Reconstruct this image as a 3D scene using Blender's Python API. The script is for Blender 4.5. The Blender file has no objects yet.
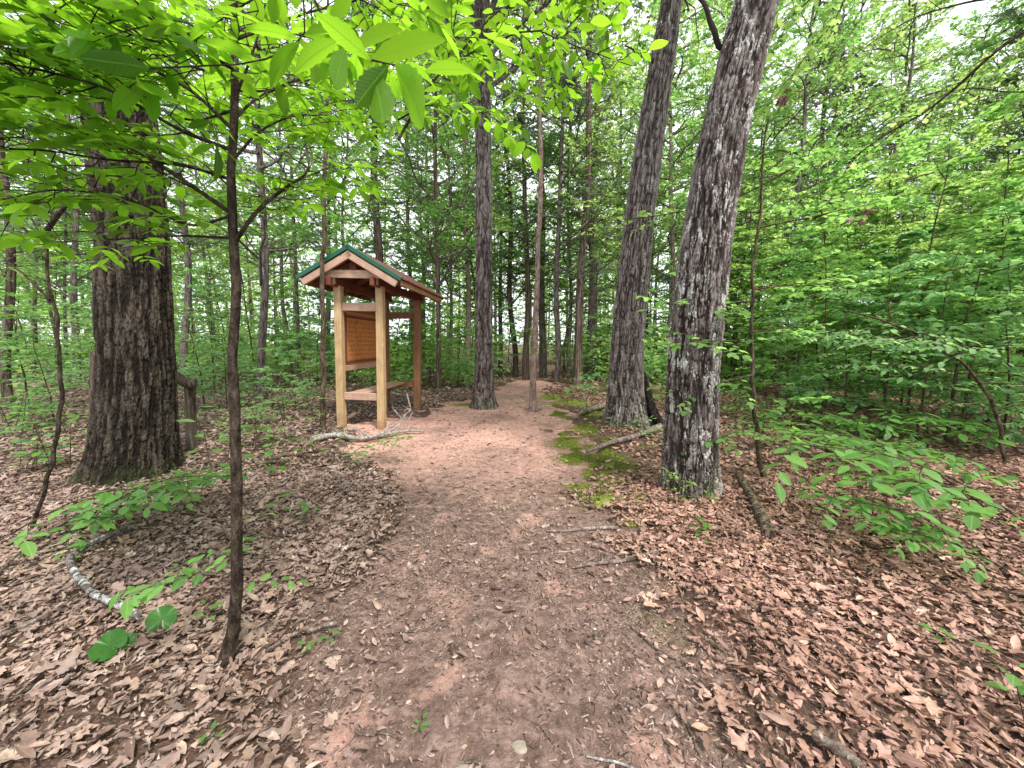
import bpy, math, random
import numpy as np
R = math.radians
rng = np.random.default_rng(7)
random.seed(7)
scn = bpy.context.scene
COL = scn.collection

# ------------------------------------------------------------------ camera
CAM = np.array([0.0, 0.0, 1.5]); F = 370.0; PITCH = R(6.3)
cp, sp = math.cos(PITCH), math.sin(PITCH)
def ray(px, py):
    x = (px-512)/F; u = (384-py)/F
    return np.array([x, cp+u*sp, -sp+u*cp])
def P(px, py, Y):
    d = ray(px, py); return CAM + d*(Y/d[1])
def G(px, py):
    d = ray(px, py); q = CAM + d*(-1.5/d[2]); q[2] = H(q[0], q[1]); return q

# ------------------------------------------------------------------ noise
def _h(ix, iy, iz):
    n = (ix.astype(np.int64)*374761393 + iy.astype(np.int64)*668265263 + iz.astype(np.int64)*2147483647) & 0xffffffff
    n = ((n ^ (n >> 13))*1274126177) & 0xffffffff
    n = ((n ^ (n >> 15))*2246822519) & 0xffffffff
    return ((n ^ (n >> 16)) & 0xffffff)/float(0xffffff)
def noise(x, y, z=0.0):
    x, y, z = np.broadcast_arrays(np.asarray(x, float), np.asarray(y, float), np.asarray(z, float))
    ix, iy, iz = np.floor(x), np.floor(y), np.floor(z)
    fx, fy, fz = x-ix, y-iy, z-iz
    fx, fy, fz = fx*fx*(3-2*fx), fy*fy*(3-2*fy), fz*fz*(3-2*fz)
    r = 0
    for a in (0, 1):
        for b in (0, 1):
            for c in (0, 1):
                w = (fx if a else 1-fx)*(fy if b else 1-fy)*(fz if c else 1-fz)
                r = r + w*_h(ix+a, iy+b, iz+c)
    return r*2-1
def fbm(x, y, z=0.0, o=4):
    s = 0; a = 1; t = 0
    for i in range(o):
        s = s + a*noise(np.asarray(x)*2**i+i*17.3, np.asarray(y)*2**i+i*9.1, np.asarray(z)*2**i); t += a; a *= .5
    return s/t
def sstep(a, b, x):
    t = np.clip((x-a)/(b-a), 0, 1); return t*t*(3-2*t)

# ------------------------------------------------------------------ ground height, path outline
_lp = [(.2,-1.0,1.08),(1.1,-.92,1.08),(2.0,-1.02,1.0),(2.7,-1.0,.90),(3.4,-1.1,.93),(4.3,-1.6,1.0),(5.1,-2.35,1.1),(6.3,-2.8,1.15),(7.4,-2.6,1.3),
       (8.2,-2.0,1.45),(10.4,-1.2,1.35),(13,-.5,1.45),(16,.0,1.6),(19,.5,2.1),(24,1.8,3.6),(30,3.2,5.2)]
_lp = np.array(_lp)
def path_edges(y):
    y = np.asarray(y, float)
    return np.interp(y, _lp[:, 0], _lp[:, 1]), np.interp(y, _lp[:, 0], _lp[:, 2])
def path_in(x, y):
    """1 well inside the path, 0 outside, ragged border"""
    l, r = path_edges(y)
    w = .46+.03*np.asarray(y)
    n = fbm(np.asarray(x)*1.7, np.asarray(y)*1.7, 3.3, 3)*w*1.3
    d = np.minimum(np.asarray(x)-l, r-np.asarray(x))+n
    m = sstep(-w*.6, w*.6, d)
    return np.where((np.asarray(y) > 30), 0, m)
def Hraw(x, y):
    x = np.asarray(x, float); y = np.asarray(y, float)
    h = .10*fbm(x*.35, y*.35, 1.7, 3)*sstep(.5, 6, y) + .025*fbm(x*1.6, y*1.6, 5.1, 3)
    h = h + .10*sstep(1.5, 5, x)+.05*sstep(1.2, 4, -x) + .25*sstep(10, 30, y)*noise(x*.08, y*.08, 9)
    return h
def H(x, y):
    return Hraw(x, y)-.05*path_in(x, y)

# ------------------------------------------------------------------ fast mesh builder
class MB:
    def __init__(s):
        s.v = []; s.q = []; s.t = []; s.a = []; s.n = 0
    def add(s, v, q=None, t=None, a=None):
        v = np.asarray(v, float).reshape(-1, 3)
        if q is not None and len(q): s.q.append(np.asarray(q, np.int64).reshape(-1, 4)+s.n)
        if t is not None and len(t): s.t.append(np.asarray(t, np.int64).reshape(-1, 3)+s.n)
        s.a.append(np.zeros((len(v), 3)) if a is None else np.asarray(a, float).reshape(-1, 3))
        s.v.append(v); s.n += len(v)
    def mesh(s, name, smooth=True):
        v = np.concatenate(s.v); a = np.concatenate(s.a)
        q = np.concatenate(s.q) if s.q else np.zeros((0, 4), int)
        t = np.concatenate(s.t) if s.t else np.zeros((0, 3), int)
        me = bpy.data.meshes.new(name)
        me.vertices.add(len(v)); me.vertices.foreach_set('co', v.astype(np.float32).ravel())
        loops = np.concatenate([q.ravel(), t.ravel()]).astype(np.int32)
        me.loops.add(len(loops)); me.loops.foreach_set('vertex_index', loops)
        st = np.concatenate([np.arange(len(q))*4, len(q)*4+np.arange(len(t))*3]).astype(np.int32)
        me.polygons.add(len(st)); me.polygons.foreach_set('loop_start', st)
        me.polygons.foreach_set('use_smooth', np.full(len(st), smooth))
        me.update(calc_edges=True)
        at = me.attributes.new('lp', 'FLOAT_VECTOR', 'POINT'); at.data.foreach_set('vector', a.astype(np.float32).ravel())
        return me
    def obj(s, name, mat, parent=None, smooth=True):
        me = s.mesh(name, smooth); me.materials.append(mat)
        o = bpy.data.objects.new(name, me); COL.objects.link(o)
        if parent is not None: o.parent = parent
        return o
def tag(o, label=None, cat=None, group=None, kind=None):
    if label: o['label'] = label
    if cat: o['category'] = cat
    if group: o['group'] = group
    if kind: o['kind'] = kind
    return o
def thing(name, label, cat, loc=(0, 0, 0), rz=0, group=None):
    o = bpy.data.objects.new(name, None); COL.objects.link(o); o.empty_display_size = .1
    o.location = tuple(float(c) for c in loc); o.rotation_euler = (0, 0, rz)
    return tag(o, label, cat, group)
def share(src, name, parent):
    o = src.copy(); o.name = name; COL.objects.link(o); o.parent = parent; return o

def unit(v):
    v = np.asarray(v, float); return v/(np.linalg.norm(v, axis=-1, keepdims=True)+1e-9)
def tube(mb, pts, rad, ns=6, rnd=0.0, cap=True):
    pts = np.asarray(pts, float); rad = np.broadcast_to(np.asarray(rad, float), (len(pts),))
    tg = unit(np.gradient(pts, axis=0))
    ref = np.array([0, 0, 1.0]) if abs(tg[0][2]) < .8 else np.array([1.0, 0, 0])
    u = unit(np.cross(tg, ref)); w = np.cross(tg, u)
    th = np.arange(ns)/ns*2*math.pi
    v = pts[:, None]+rad[:, None, None]*(np.cos(th)[None, :, None]*u[:, None]+np.sin(th)[None, :, None]*w[:, None])
    n = len(pts); i = np.arange(n-1)[:, None]*ns; j = np.arange(ns)[None]; k = (j+1) % ns
    q = np.stack([i+j, i+k, i+ns+k, i+ns+j], -1).reshape(-1, 4)
    L = np.concatenate([[0], np.cumsum(np.linalg.norm(np.diff(pts, axis=0), axis=1))])
    a = np.zeros((n, ns, 3)); a[..., 0] = th/6.283; a[..., 1] = L[:, None]; a[..., 2] = rnd
    mb.add(v, q, None, a)
    if cap:
        for idx in (0, n-1):
            b = mb.n; mb.add(np.vstack([v[idx], pts[idx:idx+1]]), None, [[x, (x+1) % ns, ns] if idx else [(x+1) % ns, x, ns] for x in range(ns)], np.full((ns+1, 3), rnd))
def smoothline(pts, n):
    pts = np.asarray(pts, float)
    if len(pts) < 3:
        t = np.linspace(0, 1, n)[:, None]; return pts[0]*(1-t)+pts[-1]*t
    k = np.linspace(0, len(pts)-1, n); out = []
    pp = np.vstack([2*pts[0]-pts[1], pts, 2*pts[-1]-pts[-2]])
    for x in k:
        i = min(int(x), len(pts)-2); t = x-i
        a, b, c, d = pp[i], pp[i+1], pp[i+2], pp[i+3]
        out.append(.5*((2*b)+(-a+c)*t+(2*a-5*b+4*c-d)*t*t+(-a+3*b-3*c+d)*t**3))
    return np.array(out)
def box(mb, c, s, rot=None, bev=.006, rnd=0.0):
    """bevelled box: centre, size, optional 3x3 rotation"""
    hx, hy, hz = np.array(s)/2; b = min(bev, hx*.4, hy*.4, hz*.4)
    V = []
    for sx in (-1, 1):
        for sy in (-1, 1):
            for sz in (-1, 1):
                V += [(sx*(hx-b), sy*(hy-b), sz*hz), (sx*(hx-b), sy*hy, sz*(hz-b)), (sx*hx, sy*(hy-b), sz*(hz-b))]
    V = np.array(V)
    import bmesh
    bm = bmesh.new(); vs = [bm.verts.new(p) for p in V]
    r = bmesh.ops.convex_hull(bm, input=vs)
    bm.verts.index_update(); fs = [[x.index for x in f.verts] for f in bm.faces]; bm.free()
    if rot is not None: V2 = V @ np.asarray(rot).T
    else: V2 = V
    ax = int(np.argmax(s)); o = [i for i in range(3) if i != ax]
    a = np.stack([V[:, o[0]]+V[:, o[1]]*1.3, V[:, ax], np.full(len(V), rnd)], -1)
    mb.add(V2+np.array(c), None, [f for f in fs if len(f) == 3], a)
def rotm(ax, ang):
    c, s = math.cos(ang), math.sin(ang)
    return np.array({'x': [[1, 0, 0], [0, c, -s], [0, s, c]], 'y': [[c, 0, s], [0, 1, 0], [-s, 0, c]], 'z': [[c, -s, 0], [s, c, 0], [0, 0, 1]]}[ax])

# ------------------------------------------------------------------ leaves
def leaf_tpl(n, width, peak=.45, serr=0.0, fold=.12, droop=.15, lobes=0, curl=0.0, twist=0.0, seed=0, petiole=0.0):
    """stations along the midrib, three vertices each; x across, y along (0..1)"""
    r = np.random.default_rng(seed)
    t = np.linspace(0, 1, n)
    w = np.where(t < peak, np.sin(np.clip(t/peak, 0, 1)*math.pi/2)**.75, np.cos(np.clip((t-peak)/(1-peak), 0, 1)*math.pi/2)**.9)*width/2
    if lobes: w = w*(1+.33*np.cos(t*lobes*2*math.pi+math.pi)*(t < .97))+.012
    if serr: w = w*(1+serr*np.where(np.arange(n) % 2, 1, -1)*(t > .1)*(t < .95))
    w[-1] = 0.002; w[0] = .008
    z = -droop*t*t
    c = np.stack([0*t+twist*.1*t*t, t, z], -1)
    V = []
    for s in (-1, 1):
        ww = w*(1+.12*r.normal(size=n)*(lobes > 0))
        ang = fold+curl*(.5+r.random()*.8)*(t*.7+.3)
        V.append(np.stack([c[:, 0]+s*ww*np.cos(ang), t+(.25*ww if serr else 0), z+ww*np.sin(ang)+s*twist*ww*t], -1))
    v = np.stack([V[0], c, V[1]], 1).reshape(-1, 3)
    q = []
    for i in range(n-1):
        b = 3*i; q += [[b, b+1, b+4, b+3], [b+1, b+2, b+5, b+4]]
    return v, np.array(q)
T_KITE = (np.array([[0, 0, 0], [-.28, .42, .06], [0, 1, -.12], [.28, .42, .06]]), np.array([[0, 3, 2, 1]]))
T_MID = leaf_tpl(4, .55, .42, fold=.18, droop=.2)
T_MAPLE = (np.array([[0, 0, 0], [-.30, .10, .02], [-.52, .42, .0], [-.22, .50, .05], [-.26, .78, 0], [0, .62, .02], [0, 1, -.1], [.26, .78, 0], [.22, .50, .05], [.52, .42, 0], [.30, .10, .02], [0, .35, -.02]]),
           None, np.array([[11, 0, 10], [11, 10, 9], [11, 9, 8], [11, 8, 7], [11, 7, 5], [7, 6, 5], [11, 5, 4], [5, 6, 4], [11, 4, 3], [11, 3, 2], [11, 2, 1], [11, 1, 0]]))
T_FINE = leaf_tpl(15, .40, .48, serr=.07, fold=.10, droop=.16)
T_FINE2 = leaf_tpl(15, .36, .52, serr=.06, fold=.2, droop=.28, twist=.15)
T_OV = leaf_tpl(13, .50, .42, serr=.03, fold=.12, droop=.15)
T_NEEDLE = (np.array([[-.06, 0, 0], [.06, 0, 0], [.03, 1, 0], [-.03, 1, 0]]), np.array([[0, 1, 2, 3]]))

def add_leaves(mb, pos, d, nrm, size, tpl, rnd=None):
    """vectorised: one template placed N times"""
    pos = np.asarray(pos, float).reshape(-1, 3); N = len(pos)
    if N == 0: return
    tv = tpl[0]; q = tpl[1]; t = tpl[2] if len(tpl) > 2 else None
    y = unit(np.broadcast_to(d, (N, 3))); z = np.broadcast_to(nrm, (N, 3))
    x = unit(np.cross(y, z)); z = np.cross(x, y)
    size = np.broadcast_to(np.asarray(size, float), (N,))
    B = np.stack([x, y, z], 1)
    v = pos[:, None]+size[:, None, None]*np.einsum('mk,nkj->nmj', tv, B)
    m = len(tv); off = (np.arange(N)*m)[:, None, None]
    if rnd is None: rnd = rng.random(N)
    a = np.empty((N, m, 3)); a[..., 0] = tv[None, :, 0]; a[..., 1] = tv[None, :, 1]; a[..., 2] = np.asarray(rnd)[:, None]
    mb.add(v, None if q is None else (q[None]+off).reshape(-1, 4), None if t is None else (t[None]+off).reshape(-1, 3), a)

class Plant:
    """collects wood tubes and leaf placements"""
    def __init__(s, seed): s.w = MB(); s.L = []; s.r = np.random.default_rng(seed)
    def twig_leaves(s, pts, n, size, flat=.35, start=.1, spread=.9, zup=1.0, jitter=.0):
        r = s.r; pts = np.asarray(pts); k = np.linspace(start, 1, n)*(len(pts)-1)
        i = np.minimum(k.astype(int), len(pts)-2); f = (k-i)[:, None]
        p = pts[i]*(1-f)+pts[i+1]*f; tg = unit(pts[i+1]-pts[i])
        up = np.array([0, 0, 1.0]); side = unit(np.cross(tg, up)+1e-3)*np.where(np.arange(n) % 2, 1, -1)[:, None]
        side[-1] = 0
        d = unit(tg*.6+side*spread+r.normal(size=(n, 3))*.22+np.array([0, 0, -.12]))
        nr = unit(np.array([0, 0, zup])+r.normal(size=(n, 3))*flat)
        if jitter: p = p+r.normal(size=(n, 3))*jitter
        s.L.append((p, d, nr, size*(.6+.55*r.random(n))))
    def branch(s, p0, d, L, r0, levels, seg=6, wander=.18, up=.0, leaf=None, ns=5, rnd=0.0):
        r = s.r; d = unit(d); pts = [np.array(p0, float)]
        for i in range(seg):
            d = unit(d+r.normal(size=3)*wander*np.array([1, 1, .6])+np.array([0, 0, up]))
            pts.append(pts[-1]+d*L/seg)
        pts = np.array(pts)
        tube(s.w, pts, np.linspace(r0, r0*.25, len(pts)), ns if levels else 3, rnd, cap=False)
        if levels:
            nc, ratio, ang = levels[0]
            for j in range(nc):
                t = .2+.8*(j+.5*r.random()+.25)/nc
                k = t*seg; i = min(int(k), seg-1); p = pts[i]*(1-(k-i))+pts[i+1]*(k-i)
                tg = unit(pts[i+1]-pts[i]); sd = unit(np.cross(tg, [0, 0, 1.0]))*(1 if j % 2 else -1)
                dd = unit(tg*math.cos(R(ang))+sd*math.sin(R(ang))+r.normal(size=3)*np.array([.12, .12, .22]))
                s.branch(p, dd, L*ratio*(1.15-.6*t)*(.7+.6*r.random()), r0*.5*(1.2-.7*t), levels[1:], max(3, seg-2), wander, up, leaf, 4)
            if leaf: s.twig_leaves(pts[len(pts)//2:], max(2, leaf[0]//2), leaf[1], leaf[2])
        elif leaf:
            s.twig_leaves(pts, leaf[0], leaf[1], leaf[2])
        return pts
    def crown(s, name, mat, tpl, parent=None):
        mb = MB()
        p = np.concatenate([l[0] for l in s.L]); d = np.concatenate([l[1] for l in s.L]); n = np.concatenate([l[2] for l in s.L]); z = np.concatenate([l[3] for l in s.L])
        tpls = tpl if isinstance(tpl, list) else [tpl]
        k = s.r.integers(0, len(tpls), len(p))
        for i, tp in enumerate(tpls):
            m = k == i
            add_leaves(mb, p[m], d[m], n[m], z[m], tp)
        s.nl = len(p)
        return mb.obj(name, mat, parent)

# ------------------------------------------------------------------ materials
def mat(name):
    m = bpy.data.materials.new(name); m.use_nodes = True; nt = m.node_tree
    for n in list(nt.nodes): nt.nodes.remove(n)
    return m, nt
class NT:
    def __init__(s, nt): s.nt = nt
    def n(s, typ, **k):
        x = s.nt.nodes.new(typ)
        for a, b in k.items(): setattr(x, a, b)
        return x
    def l(s, a, b): s.nt.links.new(a, b)
    def noise(s, vec, scale, detail=4, rough=.6, dist=0):
        x = s.n('ShaderNodeTexNoise'); x.inputs['Scale'].default_value = scale; x.inputs['Detail'].default_value = detail
        x.inputs['Roughness'].default_value = rough; x.inputs['Distortion'].default_value = dist; s.l(vec, x.inputs['Vector']); return x.outputs['Fac']
    def map(s, vec, sc=(1, 1, 1)):
        x = s.n('ShaderNodeMapping'); x.inputs['Scale'].default_value = sc; s.l(vec, x.inputs['Vector']); return x.outputs['Vector']
    def ramp(s, fac, stops, mode='LINEAR'):
        x = s.n('ShaderNodeValToRGB'); x.color_ramp.interpolation = mode; e = x.color_ramp.elements
        while len(e) < len(stops): e.new(.5)
        for i, (p, c) in enumerate(stops):
            e[i].position = p; e[i].color = (c, c, c, 1) if not hasattr(c, '__len__') else (*c, 1)
        s.l(fac, x.inputs['Fac']); return x.outputs['Color']
    def mix(s, f, a, b, bt='MIX'):
        x = s.n('ShaderNodeMix', data_type='RGBA', blend_type=bt)
        for i, v in ((0, f), (6, a), (7, b)):
            if isinstance(v, bpy.types.NodeSocket): s.l(v, x.inputs[i])
            elif i: x.inputs[i].default_value = (*v, 1)
            else: x.inputs[i].default_value = v
        return x.outputs[2]
    def math(s, op, a, b=0.0):
        x = s.n('ShaderNodeMath', operation=op)
        for i, v in ((0, a), (1, b)):
            if isinstance(v, bpy.types.NodeSocket): s.l(v, x.inputs[i])
            else: x.inputs[i].default_value = v
        return x.outputs[0]
    def bump(s, h, st=.5, d=.01):
        x = s.n('ShaderNodeBump'); x.inputs['Strength'].default_value = st; x.inputs['Distance'].default_value = d; s.l(h, x.inputs['Height']); return x.outputs[0]
    def pr(s, col, rough=.85, nrm=None, spec=.3):
        x = s.n('ShaderNodeBsdfPrincipled')
        if isinstance(col, bpy.types.NodeSocket): s.l(col, x.inputs['Base Color'])
        else: x.inputs['Base Color'].default_value = (*col, 1)
        if isinstance(rough, bpy.types.NodeSocket): s.l(rough, x.inputs['Roughness'])
        else: x.inputs['Roughness'].default_value = rough
        x.inputs['Specular IOR Level'].default_value = spec
        if nrm: s.l(nrm, x.inputs['Normal'])
        return x.outputs[0]
    def out(s, sh):
        o = s.n('ShaderNodeOutputMaterial'); s.l(sh, o.inputs['Surface'])
    def pos(s): return s.n('ShaderNodeNewGeometry').outputs['Position']
    def objc(s): return s.n('ShaderNodeTexCoord').outputs['Object']
    def lp(s):
        a = s.n('ShaderNodeAttribute', attribute_name='lp'); x = s.n('ShaderNodeSeparateXYZ'); s.l(a.outputs['Vector'], x.inputs[0]); return a.outputs['Vector'], x.outputs[0], x.outputs[1], x.outputs[2]
    def orand(s): return s.n('ShaderNodeObjectInfo').outputs['Random']

def leaf_mat(name, c0, c1, c2, trans, tf=.45, rough=.45, veins=False, spec=.35):
    m, nt = mat(name); k = NT(nt); _, u, v, r = k.lp()
    r2 = k.math('FRACT', k.math('ADD', r, k.math('MULTIPLY', k.orand(), .37)))
    col = k.ramp(r2, [(0, c0), (.5, c1), (1, c2)])
    tcol = k.mix(k.ramp(r2, [(0, .0), (1, 1)]), tuple(x*.62 for x in trans), tuple(min(1, x*1.55) for x in trans))
    big = k.noise(k.pos(), .55, 2)
    col = k.mix(k.ramp(big, [(.35, 0), (.65, 1)]), k.mix(1, col, (.72, .85, .9), 'MULTIPLY'), col)
    nrm = None
    if veins:
        au = k.math('ABSOLUTE', u)
        mid = k.ramp(au, [(0, 1), (.012, .8), (.02, 0)])
        s = k.math('SINE', k.math('MULTIPLY', k.math('SUBTRACT', v, k.math('MULTIPLY', au, .9)), 75))
        sv = k.ramp(s, [(.86, 0), (.99, .8)])
        vein = k.math('MAXIMUM', mid, sv)
        blot = k.noise(k.pos(), 60, 3)
        col = k.mix(k.math('MULTIPLY', vein, .45), col, tuple(x*1.9 for x in c2))
        col = k.mix(k.ramp(blot, [(.3, 0), (.75, .35)]), col, tuple(x*.6 for x in c0))
        tcol = k.mix(k.math('MULTIPLY', vein, .4), tcol, tuple(x*.5 for x in trans))
        nrm = k.bump(k.math('MULTIPLY', vein, -1), .35, .002)
    a = k.pr(col, rough, nrm, spec)
    t = k.n('ShaderNodeBsdfTranslucent'); k.l(tcol, t.inputs['Color'])
    mx = k.n('ShaderNodeMixShader'); mx.inputs[0].default_value = tf; k.l(a, mx.inputs[1]); k.l(t.outputs[0], mx.inputs[2])
    k.out(mx.outputs[0]); return m
M = {}
M['leaf_fg'] = leaf_mat('foreground_leaf', (.025, .075, .008), (.055, .15, .012), (.10, .24, .02), (.34, .66, .03), .5, .34, True)
M['leaf_bright'] = leaf_mat('bright_leaf', (.09, .19, .045), (.16, .30, .075), (.24, .42, .13), (.50, .86, .18), .56, .55, False, .18)
M['leaf_round'] = leaf_mat('glossy_round_leaf', (.03, .10, .02), (.045, .15, .025), (.07, .2, .03), (.12, .36, .03), .3, .3, True)
M['leaf_mid'] = leaf_mat('mid_leaf', (.07, .16, .04), (.12, .245, .065), (.19, .35, .11), (.38, .76, .15), .54, .55, False, .18)
M['leaf_cool'] = leaf_mat('cool_leaf', (.11, .22, .09), (.18, .33, .14), (.27, .44, .20), (.40, .78, .22), .5, .5, False, .22)
M['leaf_ground'] = leaf_mat('ground_leaf', (.07, .18, .045), (.13, .28, .06), (.20, .38, .09), (.30, .62, .09), .4, .38, True)
M['needle'] = leaf_mat('cedar_needle', (.08, .12, .07), (.13, .18, .11), (.19, .25, .16), (.3, .42, .2), .3, .6)

def bark_mat(name, dark, mid, light, lichen=None, lich=.6, hero=False, scale=1.0, moss=False, vs=.18):
    m, nt = mat(name); k = NT(nt); p = k.objc()
    st = k.map(p, (1, 1, vs))
    a = k.noise(st, 26*scale, 6, .65, .3); b = k.noise(p, 6, 4); c = k.noise(p, 90*scale, 3, .7)
    if hero:
        _, u, v, cav = k.lp()
        hgt = k.math('ADD', k.math('MULTIPLY', cav, .75), k.math('MULTIPLY', k.math('SUBTRACT', a, .5), .9))
    else:
        hgt = k.ramp(a, [(.36, 0), (.6, 1)])
    col = k.ramp(hgt, [(.24, dark), (.46, mid), (.88, light)] if hero else [(.12, dark), (.42, mid), (.95, light)])
    col = k.mix(k.ramp(b, [(.35, 0), (.7, .5)]), col, tuple(x*.6 for x in mid))
    col = k.mix(k.ramp(c, [(.3, .45), (.6, 0)]), col, dark)
    if lichen:
        l1 = k.noise(k.map(p, (1, 1, .5)), 5.5, 5, .75, .6); l2 = k.noise(p, 55, 3, .7)
        msk = k.ramp(k.math('ADD', l1, k.math('MULTIPLY', k.math('SUBTRACT', l2, .5), .45)), [(lich, 0), (lich+.04, 1)])
        msk = k.math('MULTIPLY', msk, k.ramp(hgt, [(.3, 0), (.5, 1)]))
        col = k.mix(msk, col, lichen)
    if moss:
        z = k.n('ShaderNodeSeparateXYZ'); k.l(k.pos(), z.inputs[0])
        mm = k.math('MULTIPLY', k.ramp(z.outputs[2], [(.02, .5), (.28, 0)]), k.ramp(k.noise(p, 9, 4), [(.42, 0), (.6, 1)]))
        col = k.mix(mm, col, (.07, .11, .02))
    nr = k.bump(k.math('ADD', hgt, k.math('MULTIPLY', c, .35)), .9 if not hero else .7, .02 if not hero else .008)
    k.out(k.pr(col, .92, nr, .15)); return m
M['bark_oak'] = bark_mat('rugged_brown_bark', (.010, .008, .006), (.042, .033, .025), (.14, .115, .090), (.22, .24, .17), .72, True, 1.3, True)
M['bark_lich'] = bark_mat('lichened_grey_bark', (.022, .016, .014), (.13, .104, .095), (.36, .315, .30), (.46, .455, .43), .55, True, 1.3, True)
M['bark_grey'] = bark_mat('grey_brown_bark', (.03, .022, .02), (.16, .135, .122), (.39, .345, .325), (.50, .50, .46), .63, True, 1.1, True)
M['bark_far'] = bark_mat('far_grey_bark', (.055, .043, .036), (.17, .138, .12), (.31, .265, .24), (.42, .42, .39), .60)
M['bark_pale'] = bark_mat('pale_pinkish_bark', (.10, .07, .06), (.27, .19, .16), (.42, .33, .29), (.5, .5, .45), .64)
M['bark_cedar'] = bark_mat('reddish_cedar_bark', (.035, .018, .012), (.14, .098, .08), (.27, .21, .18), (.34, .34, .30), .66, vs=.06)
M['bark_clay'] = bark_mat('clay_stained_bark', (.15, .09, .075), (.34, .23, .19), (.50, .38, .34), None, vs=.3)
M['twig'] = bark_mat('dark_twig_bark', (.02, .014, .01), (.065, .045, .032), (.13, .10, .075), (.25, .26, .2), .68, vs=.4)
M['twig_brown'] = bark_mat('brown_stem_bark', (.03, .02, .013), (.11, .078, .05), (.20, .155, .11), (.28, .29, .2), .66, vs=.3)
M['dead_white'] = bark_mat('bleached_dead_wood', (.20, .17, .15), (.45, .40, .37), (.62, .58, .55), None, vs=.2)
M['dead_lich'] = bark_mat('lichen_crusted_dead_wood', (.06, .05, .04), (.20, .175, .155), (.36, .33, .31), (.60, .62, .60), .50, vs=.5)
M['dead_brown'] = bark_mat('weathered_stick_wood', (.05, .035, .028), (.19, .14, .115), (.34, .27, .23), None, vs=.2)
M['dead_rot'] = bark_mat('rotten_log_wood', (.025, .016, .012), (.13, .09, .065), (.34, .28, .2), (.3, .33, .2), .64, vs=.15)
M['dead_pale'] = bark_mat('pale_worn_stick_wood', (.10, .075, .06), (.30, .235, .195), (.48, .40, .35), None, vs=.2)
M['charred'] = bark_mat('blackened_wood', (.006, .005, .005), (.018, .014, .012), (.05, .04, .035), None)
M['post_grey'] = bark_mat('weathered_grey_post', (.04, .03, .02), (.14, .11, .08), (.26, .21, .165), (.14, .17, .07), .62, vs=.08)

def lumber(name, base, dark, light=None):
    m, nt = mat(name); k = NT(nt); v, u, t, r = k.lp(); p = k.objc()
    c = k.n('ShaderNodeCombineXYZ'); k.l(k.math('MULTIPLY', u, 60), c.inputs[0]); k.l(k.math('MULTIPLY', t, 2.2), c.inputs[1]); k.l(k.math('MULTIPLY', r, 31), c.inputs[2])
    g = k.noise(c.outputs[0], 1.2, 5, .6, .8); sp_ = k.noise(p, 7, 4)
    col = k.ramp(g, [(.3, dark), (.55, base), (.8, light or tuple(min(1, x*1.25) for x in base))])
    col = k.mix(k.ramp(sp_, [(.35, .5), (.6, 0)]), col, dark)
    z_ = k.n('ShaderNodeSeparateXYZ'); k.l(k.pos(), z_.inputs[0])
    col = k.mix(k.math('MULTIPLY', k.ramp(z_.outputs[2], [(.0, .85), (.28, 0)]), k.ramp(k.noise(p, 16, 4), [(.3, 1), (.65, .2)])), col, (.22, .12, .08))
    stn = k.noise(k.map(p, (1, 1, .12)), 9, 5, .7); col = k.mix(k.ramp(stn, [(.5, 0), (.72, .55)]), col, tuple(x*.45 for x in base))
    kn = k.n('ShaderNodeTexVoronoi'); kn.inputs['Scale'].default_value = 3.1; k.l(p, kn.inputs['Vector'])
    col = k.mix(k.ramp(kn.outputs['Distance'], [(.04, .8), (.09, 0)]), col, tuple(x*.4 for x in dark))
    k.out(k.pr(col, .75, k.bump(g, .3, .004), .25)); return m
M['lum_yellow'] = lumber('golden_treated_lumber', (.56, .40, .22), (.34, .22, .11), (.66, .52, .32))
M['lum_pink'] = lumber('pinkish_planed_lumber', (.52, .35, .26), (.36, .21, .145), (.62, .46, .36))
M['lum_red'] = lumber('red_stained_lumber', (.29, .15, .075), (.17, .075, .04), (.38, .21, .11))
M['lum_deck'] = lumber('red_brown_roof_boards', (.22, .07, .045), (.11, .035, .022), (.30, .11, .07))
M['lum_panel'] = lumber('orange_brown_panel_wood', (.62, .26, .08), (.45, .16, .05), (.7, .33, .12))
def simple(name, c, rough=.5, sc=8, amt=.3, spec=.4, bump=.0):
    m, nt = mat(name); k = NT(nt); n = k.noise(k.objc(), sc, 5)
    col = k.mix(k.ramp(n, [(.35, amt), (.65, 0)]), c, tuple(x*.5 for x in c))
    k.out(k.pr(col, rough, k.bump(n, bump, .01) if bump else None, spec)); return m
M['green_metal'] = simple('green_painted_metal', (.008, .095, .05), .4, 5, .3, .5)
M['carving'] = simple('dark_carved_grooves', (.36, .14, .045), .8)
M['stone'] = simple('pale_sandstone', (.34, .28, .23), .9, 14, .7, .2, .6)
M['moss'] = simple('moss_green', (.23, .29, .05), .95, 30, .8, .1, .8)

# litter: per-leaf colour
m, nt = mat('dry_oak_leaf'); k = NT(nt); _, u, v, r = k.lp()
rr = k.ramp(r, [(0, (.07, .042, .034)), (.12, (.20, .13, .105)), (.3, (.34, .235, .195)), (.42, (.29, .22, .195)), (.55, (.47, .34, .29)), (.68, (.42, .29, .22)), (.8, (.54, .41, .35)), (.9, (.50, .36, .27)), (1, (.78, .68, .58))])
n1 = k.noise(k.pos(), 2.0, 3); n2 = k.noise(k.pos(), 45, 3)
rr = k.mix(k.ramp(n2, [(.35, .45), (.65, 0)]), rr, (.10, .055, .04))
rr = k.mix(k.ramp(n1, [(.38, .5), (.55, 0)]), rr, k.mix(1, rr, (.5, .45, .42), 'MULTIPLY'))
au = k.math('ABSOLUTE', u); rr = k.mix(k.ramp(au, [(0, .5), (.02, 0)]), rr, (.35, .25, .18))
sep = k.n('ShaderNodeSeparateXYZ'); k.l(k.pos(), sep.inputs[0])
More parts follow.
